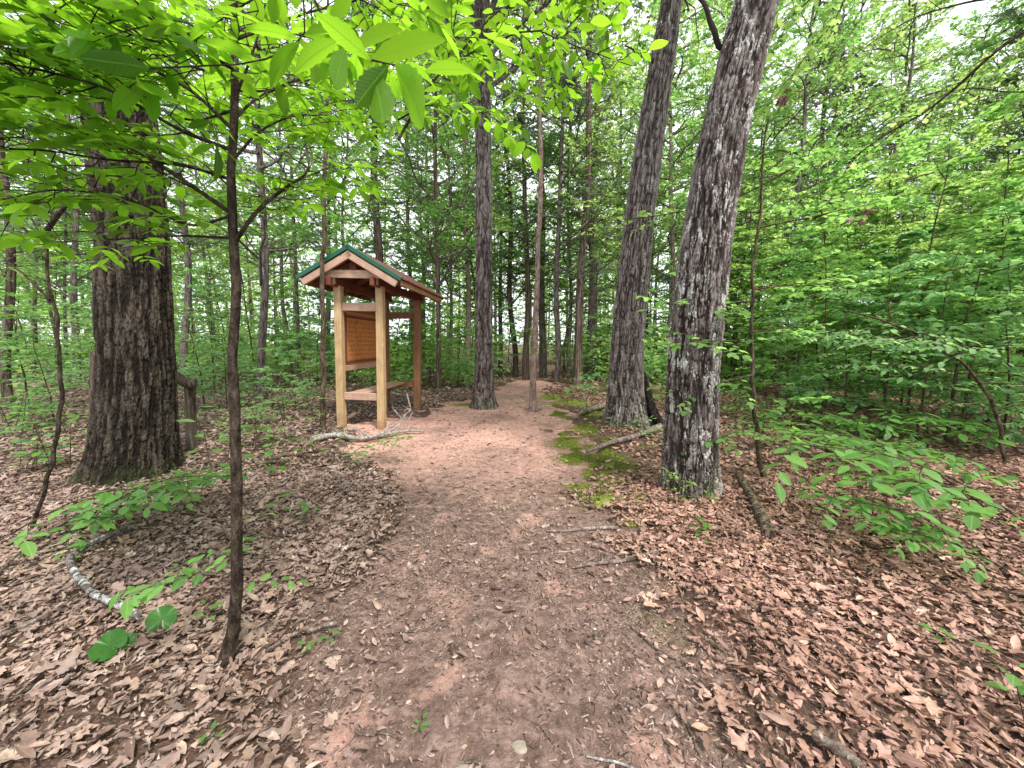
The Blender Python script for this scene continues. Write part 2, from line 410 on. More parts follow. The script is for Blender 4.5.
# sunlit look of the right-hand leaves painted in: pinker and brighter toward the right
rr = k.mix(k.ramp(k.math('ADD', k.math('MULTIPLY', sep.outputs[0], .25), .5), [(.55, 0), (.8, .75)]), rr, k.mix(1, rr, (1.35, 1.08, 1.02), 'MULTIPLY'))
s1 = k.pr(rr, .58, None, .4); tr = k.n('ShaderNodeBsdfTranslucent'); k.l(rr, tr.inputs[0])
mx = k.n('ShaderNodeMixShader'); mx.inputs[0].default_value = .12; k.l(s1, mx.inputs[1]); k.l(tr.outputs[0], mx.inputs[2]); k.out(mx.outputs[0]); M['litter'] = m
# chips
m, nt = mat('bark_chip'); k = NT(nt); _, u, v, r = k.lp()
k.out(k.pr(k.ramp(r, [(0, (.035, .022, .018)), (.4, (.12, .08, .066)), (.75, (.25, .175, .145)), (.985, (.36, .26, .22)), (1, (.6, .52, .46))]), .85, None, .2)); M['chip'] = m
# ground
m, nt = mat('woodland_soil'); k = NT(nt); p = k.pos()
a = k.noise(p, 9, 8, .7); b = k.noise(p, .8, 4); c = k.noise(p, 60, 4, .7)
col = k.ramp(a, [(.3, (.035, .022, .017)), (.5, (.10, .062, .047)), (.7, (.20, .13, .10))])
col = k.mix(k.ramp(c, [(.5, 0), (.75, .6)]), col, (.40, .29, .23))
col = k.mix(k.ramp(b, [(.55, 0), (.7, .3)]), col, (.08, .08, .035))
k.out(k.pr(col, .95, k.bump(k.math('ADD', a, k.math('MULTIPLY', c, .5)), 1, .03), .1)); M['soil'] = m
m, nt = mat('packed_clay_path'); k = NT(nt); p = k.pos()
a = k.noise(p, 14, 8, .75); b = k.noise(p, 1.1, 4, .55); c = k.noise(p, 110, 4, .8); e = k.noise(p, 2.6, 5, .6, .4)
col = k.ramp(a, [(.32, (.085, .056, .048)), (.48, (.185, .12, .10)), (.66, (.36, .25, .215))])
sep = k.n('ShaderNodeSeparateXYZ'); k.l(p, sep.inputs[0])
far = k.ramp(k.math('MULTIPLY', sep.outputs[1], .1), [(.34, 0), (.56, 1), (.98, .9), (1, .6)])
clay = k.ramp(a, [(.3, (.40, .22, .18)), (.5, (.60, .35, .29)), (.75, (.70, .47, .40))])
f1 = k.math('MAXIMUM', k.math('MULTIPLY', far, k.ramp(b, [(.3, .25), (.52, 1)])), k.ramp(e, [(.55, 0), (.68, .8)]))  # red clay farther off, its sunlit brightness painted into the colour
col = k.mix(f1, col, clay)
col = k.mix(k.ramp(c, [(.55, 0), (.75, .55)]), col, (.50, .40, .34))
col = k.mix(k.ramp(c, [(.28, .5), (.42, 0)]), col, (.06, .04, .032))
mossy = k.math('MULTIPLY', k.ramp(k.noise(p, 1.7, 4, .6, .5), [(.56, 0), (.66, .55)]), k.ramp(k.math('MULTIPLY', sep.outputs[0], 1.0), [(.3, 0), (.7, 1)]))
col = k.mix(mossy, col, (.13, .13, .05))
k.out(k.pr(col, .95, k.bump(k.math('ADD', a, k.math('MULTIPLY', c, .6)), .9, .02), .12)); M['path'] = m

# ================================================================== SETTING
def sheet(name, xs, ys, fz, material):
    X, Y = np.meshgrid(xs, ys) if xs.ndim == 1 else (xs, ys)
    Z = fz(X, Y); n, m = X.shape; mb = MB()
    i = np.arange(n-1)[:, None]*m; j = np.arange(m-1)[None]
    mb.add(np.stack([X, Y, Z], -1), np.stack([i+j, i+j+1, i+m+j+1, i+m+j], -1))
    return tag(mb.obj(name, material), kind='structure')
ys = np.concatenate([np.linspace(-4, 0.4, 40), .45*np.power(1.0135, np.arange(0, 420))]); ys = np.concatenate([ys, np.linspace(ys[-1]*1.05, 420, 14)])
u = np.linspace(-1, 1, 420); xw = 14*u+46*u**3+240*np.sign(u)*np.abs(u)**11
sheet('ground', xw, ys, lambda x, y: H(x, y), M['soil'])
py_ = np.concatenate([np.linspace(-1.5, .5, 30), np.linspace(.51, 7, 320), np.linspace(7.05, 26, 260)])
l, r = path_edges(py_); tt = np.linspace(-.45, 1.45, 210)
PX = l[:, None]+(r-l)[:, None]*tt[None]; PY = np.repeat(py_[:, None], len(tt), 1)
def path_z(x, y):
    q = path_in(x, y)
    return Hraw(x, y)-.05-.02*(1-q)+.03*sstep(.0, .5, q)-.015*sstep(.4, 1, q) + .012*fbm(x*6, y*6, 2, 3)+.005*fbm(x*28, y*28, 4, 2)
sheet('path', PX, PY, path_z, M['path'])

def scatter_view(n, y0, y1, wide=1.5, pad=2.4):
    # area-uniform over the ground in front of the viewpoint
    a = rng.random(n); y = np.sqrt(y0**2+a*(y1**2-y0**2)); x = (rng.random(n)*2-1)*(wide*y+pad); return x, y
def randdir(n, tilt):
    a = rng.random(n)*6.2832; d = np.stack([np.cos(a), np.sin(a), rng.normal(size=n)*tilt], -1); return unit(d)
mb = MB()
tpls = [leaf_tpl(17, .56, .55, fold=.15, droop=.12, lobes=3, curl=c, twist=tw, seed=i) for i, (c, tw) in enumerate([(.5, .2), (.9, -.3), (.2, .5), (-.5, .3), (1.2, .1)])]
tpls += [leaf_tpl(9, .42, .5, fold=.2, droop=d, curl=c, twist=tw, seed=9) for d, c, tw in ((.3, .7, .3), (-.25, .4, -.4), (.1, 1.4, .2))]
ltpls = [leaf_tpl(5, .5, .5, fold=.3, droop=.2, curl=c, seed=i) for i, c in enumerate((.5, 1.0, -.5))]
def litter(n, y0, y1, tps, s0, s1, tilt, lift, keep_path):
    x, y = scatter_view(n, y0, y1)
    pin = path_in(x, y); k = rng.random(n) > pin*(1-keep_path); x, y = x[k], y[k]; n = len(x)
    l_, r_ = path_edges(y); vg = sstep(.9, .35, x-r_)*sstep(3.0, 4.0, y)*sstep(12, 9, y)*(x > r_-.4); k = rng.random(n) > .72*vg; x, y = x[k], y[k]; n = len(x)
    dens = fbm(x*.9, y*.9, 7.7, 3); k = rng.random(n) < .9+.4*dens; x, y, = x[k], y[k]; n = len(x)
    z = H(x, y)+.008+rng.random(n)*lift
    idx = rng.integers(0, len(tps), n)
    sz = s0+(s1-s0)*rng.random(n)**1.5; d = randdir(n, tilt*.55); nr = unit(np.stack([rng.normal(size=n)*tilt, rng.normal(size=n)*tilt, np.ones(n)*np.where(rng.random(n) < .5, 1, -1)], -1))
    rd = np.clip(rng.beta(1.6, 1.7, n), 0, 1)
    for i, tp in enumerate(tps):
        m = idx == i
        add_leaves(mb, np.stack([x, y, z], -1)[m], d[m], nr[m], sz[m], tp, rd[m])
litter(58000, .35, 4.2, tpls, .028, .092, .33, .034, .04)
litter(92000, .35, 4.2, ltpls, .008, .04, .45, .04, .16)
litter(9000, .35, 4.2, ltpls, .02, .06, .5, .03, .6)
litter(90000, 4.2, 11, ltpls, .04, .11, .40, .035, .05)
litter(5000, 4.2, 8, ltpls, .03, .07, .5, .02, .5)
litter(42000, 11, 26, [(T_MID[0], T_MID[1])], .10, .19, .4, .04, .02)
def drift(cx, cy, r0, r1, n, tps=ltpls, s0=.035, s1=.09, lift=.06):
    a_ = rng.random(n)*6.283; q = r0+(r1-r0)*rng.random(n)**1.6; x = cx+q*np.cos(a_); y = cy+q*np.sin(a_); z = H(x, y)+.01+lift*rng.random(n)*(1-(q-r0)/(r1-r0))
    add_leaves(mb, np.stack([x, y, z], -1), randdir(n, .3), unit(np.stack([rng.normal(size=n)*.5-np.cos(a_)*.2, rng.normal(size=n)*.5-np.sin(a_)*.2, np.ones(n)], -1)), s0+(s1-s0)*rng.random(n), tps[0], rng.random(n))
for px, py, Yc, r0 in ((134, 492, 3.98, .40), (688, 498, 3.68, .27), (628, 424, 6.6, .30)):
    q = P(px, py, Yc); drift(q[0], q[1], r0, r0+.35, 700)
tag(mb.obj('leaf_litter', M['litter']), kind='stuff')

# chips, crumbs and needle bits on the trodden ground
mb = MB()
CH = (np.array([[-.5, 0, 0], [.5, 0, 0], [.35, 1, .05], [-.4, 1, .1], [0, .5, .28]]), None, np.array([[0, 1, 4], [1, 2, 4], [2, 3, 4], [3, 0, 4]]))
CH2 = (CH[0]*np.array([.22, 1, .3]), None, CH[2])
def chips(n, y0, y1, s0, s1, outside=.25):
    x, y = scatter_view(n, y0, y1, 1.1, .6); pin = path_in(x, y); k = rng.random(n) < np.maximum(pin, outside); x, y = x[k], y[k]
    c = fbm(x*1.5, y*1.5, 4.4, 4); k = rng.random(len(x)) < .55+1.1*c; x, y = x[k], y[k]; n = len(x)
    z = np.maximum(path_z(x, y), H(x, y)-.01)+.001; pos = np.stack([x, y, z], -1); sel = rng.random(n) < .4
    sz = s0+(s1-s0)*rng.random(n)**3
    for tp, m in ((CH, sel), (CH2, ~sel)):
        add_leaves(mb, pos[m], randdir(m.sum(), .15), unit(np.stack([rng.normal(size=m.sum())*.3, rng.normal(size=m.sum())*.3, np.ones(m.sum())], -1)), sz[m]*(1 if tp is CH else 2.3), tp)
chips(200000, .3, 3.2, .002, .015, .5)
chips(70000, 3.2, 8, .006, .022, .35)
chips(12000, 8, 17, .02, .05, .1)
tag(mb.obj('bark_chips', M['chip'], smooth=False), kind='stuff')
mb = MB()
x, y = scatter_view(5200, .4, 9); dd = randdir(len(x), .12)
for i in range(len(x)):
    L = .03+.14*rng.random()**2.0; p0 = np.array([x[i], y[i], max(H(x[i], y[i])+.012+.02*rng.random()*(1-path_in(x[i], y[i])), path_z(x[i], y[i])+.003)])
    sdv = rng.normal(size=3)*.12*L; sdv[2] = 0; d0 = dd[i].copy(); d0[2] *= (1-path_in(x[i], y[i]))
    tube(mb, [p0, p0+d0*L*.5+sdv, p0+d0*L], [.0022, .002, .001], 4, rng.random(), False)
tag(mb.obj('twig_litter', M['dead_brown']), kind='stuff')

# moss along the right verge
mb = MB()
for (px, py, rx, ry, hh) in ((604, 499, .16, .12, .045), (585, 488, .12, .12, .03), (640, 505, .12, .07, .02), (572, 455, .22, .2, .02), (566, 440, .3, .3, .02), (585, 428, .3, .3, .02), (612, 463, .2, .15, .02), (575, 402, .7, .55, .03), (556, 396, .5, .45, .03), (466, 404, .35, .22, .03),
                             (633, 520, .1, .06, .015), (598, 415, .35, .3, .02), (700, 505, .12, .07, .03), (655, 478, .12, .08, .02))+tuple((548+rng.random()*62+(py_m-400)*.38, py_m, .05+.12*rng.random(), .05+.12*rng.random(), .015) for py_m in (388+112*rng.random(80))):
    c = G(px, py); rx *= .8; ry *= .8; n = 14; a = np.linspace(0, 1, n); t = np.linspace(0, 2*math.pi, 40)[:-1]
    A, T = np.meshgrid(a, t, indexing='ij'); rr_ = A*(1+.9*fbm(np.cos(T)*2.2+c[0]*3, np.sin(T)*2.2+c[1]*3, 0, 3))
    X = c[0]+rx*rr_*np.cos(T); Y = c[1]+ry*rr_*np.sin(T)
    Z = np.maximum(H(X, Y), path_z(X, Y)*1.0)-.012+hh*(1-A**2.5)+.010*fbm(X*30, Y*30, 1, 3)*(A < 1)+.006
    m_ = len(t); i = np.arange(n-1)[:, None]*m_; j = np.arange(m_)[None]; kk = (j+1) % m_
    mb.add(np.stack([X, Y, Z], -1), np.stack([i+j, i+m_+j, i+m_+kk, i+kk], -1))
    nb = int(1500*(rx*ry)**.5/.2); q = rng.random(nb)**.5*1.5*(.8+.5*rng.random(nb)); th = rng.random(nb)*6.283
    xx = c[0]+rx*q*np.cos(th); yy = c[1]+ry*q*np.sin(th)
    zz = np.maximum(H(xx, yy), path_z(xx, yy))-.004+hh*np.clip(1-q**2.5, 0, 1)
    dn = unit(np.stack([rng.normal(size=nb)*.5, rng.normal(size=nb)*.5, np.ones(nb)], -1))
    add_leaves(mb, np.stack([xx, yy, zz], -1), dn, randdir(nb, .1), .012+.012*rng.random(nb), (T_KITE[0]*np.array([.6, 1, 1]), T_KITE[1]))
tag(mb.obj('moss', M['moss']), kind='stuff')

# ================================================================== HERO TRUNKS
def rows3d(rows, Y, lean_y=0.0):
    pts = []; rad = []
    for k_, (px, py, w) in enumerate(rows):
        d = ray(px, py); yy = Y+lean_y*k_/(len(rows)-1); t = yy/d[1]; pts.append(CAM+d*t); rad.append(w/2/F*t/math.sqrt(1+(d[0]/d[1])**2))
    return np.array(pts), np.array(rad)
def hero(name, label, cat, rows, Y, material, nr=260, nh=420, amp=.03, freq=9, top=8.5, lobes=5, flare=.25, seed=0, crack=1.0, ss=.16, lean_y=0, group=None, stripe=.45):
    pts, rad = rows3d(rows, Y, lean_y)
    gz = H(pts[0][0], pts[0][1])-.12
    d0 = pts[0]-pts[1]; d0 = d0/abs(d0[2]+1e-9); pts[0] = pts[0]+d0*(pts[0][2]-gz)*0.6; pts[0][2] = gz
    d = unit(pts[-1]-pts[-3])
    while pts[-1][2] < top: pts = np.vstack([pts, pts[-1]+d*1.0]); rad = np.append(rad, rad[-1]*.95)
    n = nh; c = smoothline(pts, n); k_ = np.linspace(0, len(pts)-1, n); ra = np.interp(k_, np.arange(len(pts)), rad)
    # resample by length
    L = np.concatenate([[0], np.cumsum(np.linalg.norm(np.diff(c, axis=0), axis=1))]); s = np.linspace(0, 1, n)**1.35*L[-1]
    c = np.stack([np.interp(s, L, c[:, i]) for i in range(3)], -1); ra = np.interp(s, L, ra)
    tg = unit(np.gradient(c, axis=0)); uu = unit(np.cross(tg, [0, 1.0, 0])); ww = np.cross(tg, uu)
    th = np.linspace(0, 2*math.pi, nr+1)[:-1]; TH, S = np.meshgrid(th, s)
    RA = ra[:, None]; Hh = c[:, 2][:, None]-H(c[0][0], c[0][1])
    cx, cy = np.cos(TH)*RA, np.sin(TH)*RA
    fl = np.exp(-np.clip(Hh, 0, 9)/.22)
    lob = .5+.5*np.cos(TH*lobes+seed+1.5*noise(np.cos(TH)*1.3, np.sin(TH)*1.3, seed))
    rr_ = RA*(1+flare*fl*(lob*1.1+.15)) + RA*.06*fbm(np.cos(TH)*1.2, np.sin(TH)*1.2, S*.8+seed, 3)
    q = freq; wz = S*freq*ss
    wp = .5*fbm(cx*q*.6, cy*q*.6, wz*1.2+seed, 2)
    n1 = np.abs(noise(cx*q+wp, cy*q+wp, wz+seed*3.1)); n2 = np.abs(noise(cx*q*2.1+9, cy*q*2.1-wp, wz*2.0+5))
    strip = sstep(-.30, .28, fbm(cx*q*.85+wp*.6, cy*q*.85, S*q*ss*.55+seed*2, 3))
    n3 = fbm(cx*q*5, cy*q*5, S*q*1.3, 4)
    hc = np.abs(noise(cx*q*1.1+4, cy*q*1.1, S*freq*.9*crack+wp*2))
    cav = sstep(0, .30, n1)*(.55+.45*sstep(0, .25, n2))*(.7+.3*sstep(0, .16, hc))
    cav = np.clip((1-stripe)*cav+stripe*strip*(.75+.25*sstep(0, .2, hc))+.34*n3, 0, 1)
    rr_ = rr_+amp*(cav-.7)*(.6+.4*sstep(0, .5, RA/.25))+amp*.2*n3
    v = c[:, None]+rr_[..., None]*(np.cos(TH)[..., None]*uu[:, None]+np.sin(TH)[..., None]*ww[:, None])
    root = thing(name, label, cat, (c[0][0], c[0][1], gz), group=group); base = np.array([c[0][0], c[0][1], gz])
    mb = MB(); i = np.arange(n-1)[:, None]*nr; j = np.arange(nr)[None]; kk = (j+1) % nr
    mb.add(v-base, np.stack([i+j, i+kk, i+nr+kk, i+nr+j], -1), None, np.stack([TH/6.28, S, cav], -1))
    mb.obj('trunk', material, root)
    return root, c, ra, base
def limb(root, base, pts, r0, r1, material, name='limb', ns=8, n=16, wob=.012):
    c = smoothline(pts, n); c = c+np.stack([noise(np.arange(n)*.8, i*3.3+pts[0][0], 1)*wob for i in range(3)], -1)*np.linspace(0, 1, n)[:, None]
    mb = MB(); tube(mb, c-base, np.linspace(r0, r1, n)*(1+.1*noise(np.arange(n)*1.3, 5, 2)), ns); return mb.obj(name, material, root), c

oak, oc, orad, ob = hero('oak_tree', 'huge rough-barked brown oak trunk on the left, widest trunk in the picture', 'tree',
     [(134, 492, 104), (135, 465, 98), (136, 430, 90), (137, 380, 84), (136, 330, 80), (134, 270, 77), (131, 210, 75), (124, 140, 74), (115, 70, 74), (104, 0, 74)], 3.98, M['bark_oak'], nr=380, nh=680, amp=.03, freq=42, lobes=6, flare=.2, seed=2, ss=.17, stripe=.6)
r2, c2, rr2, b2 = hero('oak_tree', 'thick leaning trunk dotted with pale lichen, nearest tree right of the path', 'tree',
     [(688, 498, 64), (689, 480, 58), (690, 440, 55), (692, 390, 53), (696, 330, 54), (704, 260, 52), (714, 190, 50), (727, 120, 49), (741, 60, 48), (756, 0, 46)], 3.68, M['bark_lich'], nr=320, nh=680, amp=.028, freq=40, lobes=5, flare=.14, seed=5, ss=.19)
r1, c1, rr1, b1 = hero('oak_tree', 'grey leaning trunk with a flared foot between the path and the lichen-dotted tree', 'tree',
     [(628, 424, 52), (627, 408, 43), (626, 385, 36), (627, 350, 33), (631, 300, 32), (636, 250, 31), (643, 190, 30), (653, 120, 27), (664, 50, 24), (672, 0, 22)], 6.6, M['bark_grey'], nr=260, nh=560, amp=.03, freq=36, lobes=5, flare=.16, seed=9, ss=.19)
r0_, c0_, rr0_, b0_ = hero('oak_tree', 'straight grey tree standing at the left edge of the path beyond the kiosk', 'tree',
     [(484, 403, 26), (484, 392, 21), (484, 370, 18), (484, 320, 17), (484, 260, 16.5), (484, 190, 16), (483, 120, 15.5), (482, 40, 15), (482, 0, 15)], 8.8, M['bark_grey'], nr=170, nh=420, amp=.024, freq=26, lobes=6, flare=.25, seed=12, ss=.22)
# stub limb high on the near right trunk, black fork behind the grey one
j = int(np.argmin(np.abs(c2[:, 2]-P(722, 52, 3.9)[2])))
limb(r2, b2, [c2[j], P(722, 48, 3.75), P(712, 25, 3.7), P(700, -5, 3.7)], .03, .018, M['bark_lich'], ns=10)
limb(r1, b1, [c1[int(np.argmin(np.abs(c1[:, 2]-P(662, 60, 6.6)[2])))], P(652, 60, 6.5), P(640, 54, 6.4), P(625, 45, 6.3)], .035, .01, M['bark_grey'])
mb = MB(); bb = G(648, 424)
tube(mb, smoothline([P(643, 372, 6.5), P(648, 392, 6.4), P(652, 408, 6.3), P(661, 427, 6.2)], 12)-bb, np.linspace(.04, .09, 12)); tube(mb, smoothline([P(644, 395, 6.8), P(641, 408, 6.75), P(640, 424, 6.7)], 8)-bb, np.linspace(.05, .06, 8))
o = tag(mb.obj('tree_snag', M['charred']), 'blackened forked snag leaning behind the foot of the grey leaning tree', 'dead tree'); o.location = bb

def top_crown(root, c, base, seed, n=20, L=3.4, z0=7.0):  # unseen crowns above the frame, added to cast soft dapples on the ground
    p = Plant(seed)
    for i in range(n):
        z = z0+(c[-1][2]-z0)*i/(n-1); j_ = int(np.argmin(np.abs(c[:, 2]-z))); a_ = i*2.4
        p.branch(c[j_]-base, (math.cos(a_), math.sin(a_), .45+.3*p.r.random()), L*(.7+.5*p.r.random()), .05, [(7, .5, 50), (4, .5, 45)], 7, .2, .06, (8, .14, .8))
    p.w.obj('limb', M['bark_far'], root); p.crown('crown', M['leaf_bright'], T_KITE, root)
LATER = [(oak, oc, ob, 301), (r2, c2, b2, 302), (r1, c1, b1, 303), (r0_, c0_, b0_, 304)]
# thin young trunk stained by clay in the path
def thin_tree(name, label, rows, Y, material, ns=10, cat='tree', wob=.01, seed=0, n=60, group=None, lean_y=0):
    pts, rad = rows3d(rows, Y, lean_y); z0 = H(pts[0][0], pts[0][1]); pts[0][2] = z0-.04
    base = pts[0].copy(); base[2] = z0
    c = smoothline(pts, n); ra = np.interp(np.linspace(0, len(pts)-1, n), np.arange(len(pts)), rad)
    ra = ra*(1+.06*noise(np.arange(n)*.35, seed, 1)); c[1:] += np.stack([noise(np.arange(n)*.35, i*3.3+seed, 1)*wob for i in range(3)], -1)[1:]
    root = thing(name, label, cat, base, group=group); mb = MB(); tube(mb, c-base, ra, ns); mb.obj('trunk', material, root)
    return root, c, ra, base
rc, cc, _, bc = thin_tree('young_tree', 'slim tree growing in the middle of the path, its foot stained by red clay', [(533, 407, 12), (533, 398, 7.5), (534, 370, 6.5), (536, 320, 6), (538, 260, 5), (540, 190, 4.5), (541, 110, 4), (541, 50, 3.5), (542, -20, 3)], 8.3, M['bark_clay'], seed=3, wob=.02)
mb = MB()
for a_ in (.3, 1.6, 2.9, 4.1, 5.3):
    d = np.array([math.cos(a_), math.sin(a_), 0]); tube(mb, [np.array([0, 0, .07])+d*.03, d*.14+[0, 0, .03], d*.34+[0, 0, -.02]], [.04, .03, .012], 7)
mb.obj('root', M['bark_clay'], rc)

# ================================================================== KIOSK
M['rbm'] = simple('red_brown_metal', (.17, .06, .045), .45, 5)
KX, KY = -2.62, 7.48; KR = R(-4)
KZ = float(H(KX, KY))
kiosk = thing('trail_kiosk', 'wooden trail kiosk with a green-edged gable roof, message panel and bench', 'kiosk', (KX, KY, KZ), KR)
kiosk.rotation_euler = (0, R(1.5), KR); HW, HD = .37, .98; EZ, AZ, RW = 2.51, 2.99, .84
def kpart(name, items, material):
    mb = MB()
    for it in items: box(mb, it[0], it[1], it[2] if len(it) > 2 else None, .007, rng.random())
    return mb.obj(name, material, kiosk, smooth=False)
PS = .125
for sx, sy in ((-1, -1), (1, -1), (1, 1), (-1, 1)):
    x_, y_ = sx*HW, sy*HD
    kpart('post', [((x_, y_, 1.12), (PS if sy < 0 else .14, PS if sy < 0 else .14, 2.64))], M['lum_yellow'] if sy < 0 else M['lum_red'])
iw = 2*HW-PS
for sy, m_ in ((-1, M['lum_pink']), (1, M['lum_red'])):
    kpart('rail', [((0, sy*HD, 2.09), (iw-.004, .05, .14))], m_)
    kpart('rail', [((0, sy*HD, .53), (iw-.004, .05, .13))], m_)
# side rails carry the panel; panel faces the path
kpart('side_rail', [((-HW, 0, 2.10), (.05, 2*HD-PS-.004, .12))], M['lum_red'])
kpart('side_rail', [((-HW, 0, 1.01), (.06, 2*HD-PS-.004, .10))], M['lum_pink'])
pan = kpart('message_panel', [((-HW, 0, 1.55), (.03, 2*HD-PS-.004, .975))], M['lum_panel'])
fr = MB()
for yy in (-.82, .82): box(fr, (-HW+.028, yy, 1.55), (.022, .05, .90))
for zz in (1.12, 1.94): box(fr, (-HW+.028, 0, zz), (.022, 1.58, .05))
o = fr.obj('panel_frame', M['lum_deck'], pan, smooth=False)
# rows of small carved characters, too small to read in the photograph
cm = MB(); rg = np.random.default_rng(5)
for row, zz in enumerate(np.arange(1.84, 1.16, -.085)):
    yy = -.70
    while yy < .70:
        wl = rg.integers(2, 6)
        for _ in range(wl):
            if yy > .70: break
            hh = .045+.012*rg.random(); a_ = rg.random()
            box(cm, (-HW+.0165, yy, zz), (.003, .009, hh), None, .001)
            if a_ < .6: box(cm, (-HW+.0168, yy+.013, zz+(hh/2-.006)*(1 if a_ < .3 else -1)), (.003, .018, .009), None, .001)
            if a_ > .4: box(cm, (-HW+.0171, yy+.024, zz-.004), (.003, .008, hh*.7), None, .001)
            yy += .044
        yy += .035
cm.obj('lettering', M['carving'], pan, smooth=False)
for xx in (.20, .375): kpart('bench_board', [((-HW+xx, 0, .57), (.16, 2*HD-.02, .04))], M['lum_pink'])
for yy in (-.35, .4): kpart('bench_brace', [((-HW+.29, yy, .525), (.32, .06, .045))], M['lum_red'])
for sx in (-1, 1): kpart('roof_beam', [((sx*(HW+.0), 0, 2.50-.02), (.07, 2.62, .14))], M['lum_deck'])
sl = math.atan2(AZ-EZ, RW); Ls = math.hypot(RW, AZ-EZ); y0r, y1r = -1.33, 1.33
for sx in (-1, 1):
    rm = rotm('y', sx*sl); nx, nz = sx*math.sin(sl), math.cos(sl)
    mid = np.array([sx*RW/2, 0, (AZ+EZ)/2])
    nb = 7
    kpart('roof_deck', [(mid+rm@np.array([(-Ls/2+(i+.5)*Ls/nb)*1.0, 0, -.0]), (Ls/nb-.006, 2.6, .022), rm) for i in range(nb)], M['lum_deck'])
    g = MB(); box(g, mid+rm@np.array([0, 0, .026]), (Ls+.04, 2.66, .012), rm, .003)
    for yy in np.arange(-1.25, 1.3, .25): box(g, mid+rm@np.array([0, yy, .040]), (Ls+.03, .03, .022), rm, .006)
    g.obj('metal_roofing', M['rbm'], kiosk, smooth=False)
    for yy in (y0r-.012, y1r+.012):
        kpart('roof_edge_trim', [(mid+rm@np.array([0, yy, .018]), (Ls+.06, .03, .07), rm)], M['green_metal'])
        kpart('barge_board', [(mid+rm@np.array([-sx*.0, yy*.985, -.088]), (Ls-.01, .04, .11), rm)], M['lum_pink'])
    for yy in (-.9, -.45, 0, .45, .9):
        kpart('rafter', [(mid+rm@np.array([0, yy, -.06]), (Ls-.04, .045, .09), rm)], M['lum_red'])
    kpart('eave_board', [((sx*(RW-.0), 0, EZ-.045), (.025, 2.55, .09))], M['lum_red'])
kpart('tie_beam', [((0, -1.22, 2.60), (.98, .045, .13))], M['lum_pink'])
kpart('tie_beam', [((0, 1.2, 2.60), (.98, .045, .13))], M['lum_red'])
kpart('king_post', [((0, -1.18, 2.83), (.10, .03, .32))], M['lum_deck'])
for sx in (-1, 1): kpart('gable_cleat', [((sx*HW, -1.17, 2.50), (.09, .06, .12))], M['lum_pink'])
# flat stone in front of the left post
def rock(name, label, loc, size, seed, group=None):
    import bmesh
    bm = bmesh.new(); bmesh.ops.create_icosphere(bm, subdivisions=4, radius=1)
    v = np.array([x.co[:] for x in bm.verts]); f = [[x.index for x in g_.verts] for g_ in bm.faces]; bm.free()
    v = v*(1+.35*fbm(v[:, 0]*1.1+seed, v[:, 1]*1.1, v[:, 2]*1.1, 3)+.05*noise(v[:, 0]*7+seed, v[:, 1]*7, v[:, 2]*7))[:, None]
    v[:, 2] = np.clip(v[:, 2], -.5, .62)+.06*noise(v[:, 0]*3, v[:, 1]*3, seed)
    mb = MB(); mb.add(v*np.array(size), None, f); o = mb.obj(name, M['stone'])
    o.location = (loc[0], loc[1], loc[2]); tag(o, label, 'rock', group); return o
def gp(px, py, dz=0.0):
    q = G(px, py); q[2] = max(q[2], float(path_z(q[0], q[1])))+dz; return q
rock('rock', 'flat pale stone on the ground in front of the left kiosk post', gp(350, 431, .03), (.13, .10, .05), 1)
rock('rock', 'grey stone half sunk in the path at the bottom edge, between the twigs', gp(520, 737, .0), (.032, .026, .014), 2.4)
rock('rock', 'yellowish stone sunk in the path at the very bottom edge of the picture', gp(460, 766, .0), (.045, .035, .02), 4.1)
rock('rock', 'small white stone in the path right of the two sunken stones', gp(655, 724, .0), (.009, .008, .006), 6.2)

# ================================================================== STICKS AND LOGS
def stick(name, label, pix, w0, w1, material, cat='stick', dz=.012, side=None, seed=0, lift=None, ns=8, kn=.12):
    pts = np.array([gp(px, py, dz) for px, py in pix])
    if lift: pts[:, 2] += np.array(lift)
    n = max(10, len(pts)*7); c = smoothline(pts, n); t = np.linspace(0, 1, n)
    c[:, :2] += np.stack([noise(t*5, seed+i*7, 2) for i in range(2)], -1)*.01
    r_ = (w0+(w1-w0)*t)*(1+kn*noise(t*n*.45, seed, 4)); mb = MB(); base = c[0].copy(); tube(mb, c-base, r_, ns)
    for s_ in (side or []):
        k_ = int(s_[0]*(n-1)); d_ = np.array(s_[1], float); q = c[k_]-base; L = np.linalg.norm(d_)
        tube(mb, [q, q+d_*.4+rng.normal(size=3)*.06*L, q+d_*.75+rng.normal(size=3)*.05*L, q+d_], np.array([1, .8, .6, .3])*r_[k_]*(s_[2] if len(s_) > 2 else .55), 6)
    o = mb.obj(name, material); o.location = base; tag(o, label, cat); return o
stick('fallen_branch', 'crooked lichen-whitened fallen branch lying on leaves at lower left', [(142, 631), (122, 620), (98, 610), (84, 598), (74, 584), (72, 572), (84, 562), (104, 551), (133, 538)], .017, .023, M['dead_lich'], 'fallen branch', .075,
      [(.0, (-.02, .03, .02), .5)], 1, kn=.25)
stick('fallen_branch', 'bleached forked dead branch on the clay beside the kiosk bench', [(312, 446), (335, 441), (360, 441), (385, 436), (408, 432), (424, 431)], .05, .016, M['dead_white'], 'fallen branch', .06,
      [(.42, (.38, .1, .10), .8), (.5, (-.3, .25, .12), .6), (.35, (-.4, .2, .05), .6), (.55, (.25, .35, .16), .6), (.3, (.3, -.22, .03), .7), (.62, (.2, -.15, .04), .6), (.7, (.12, .1, .22), .5), (.8, (.1, .12, .3), .4)], 2)
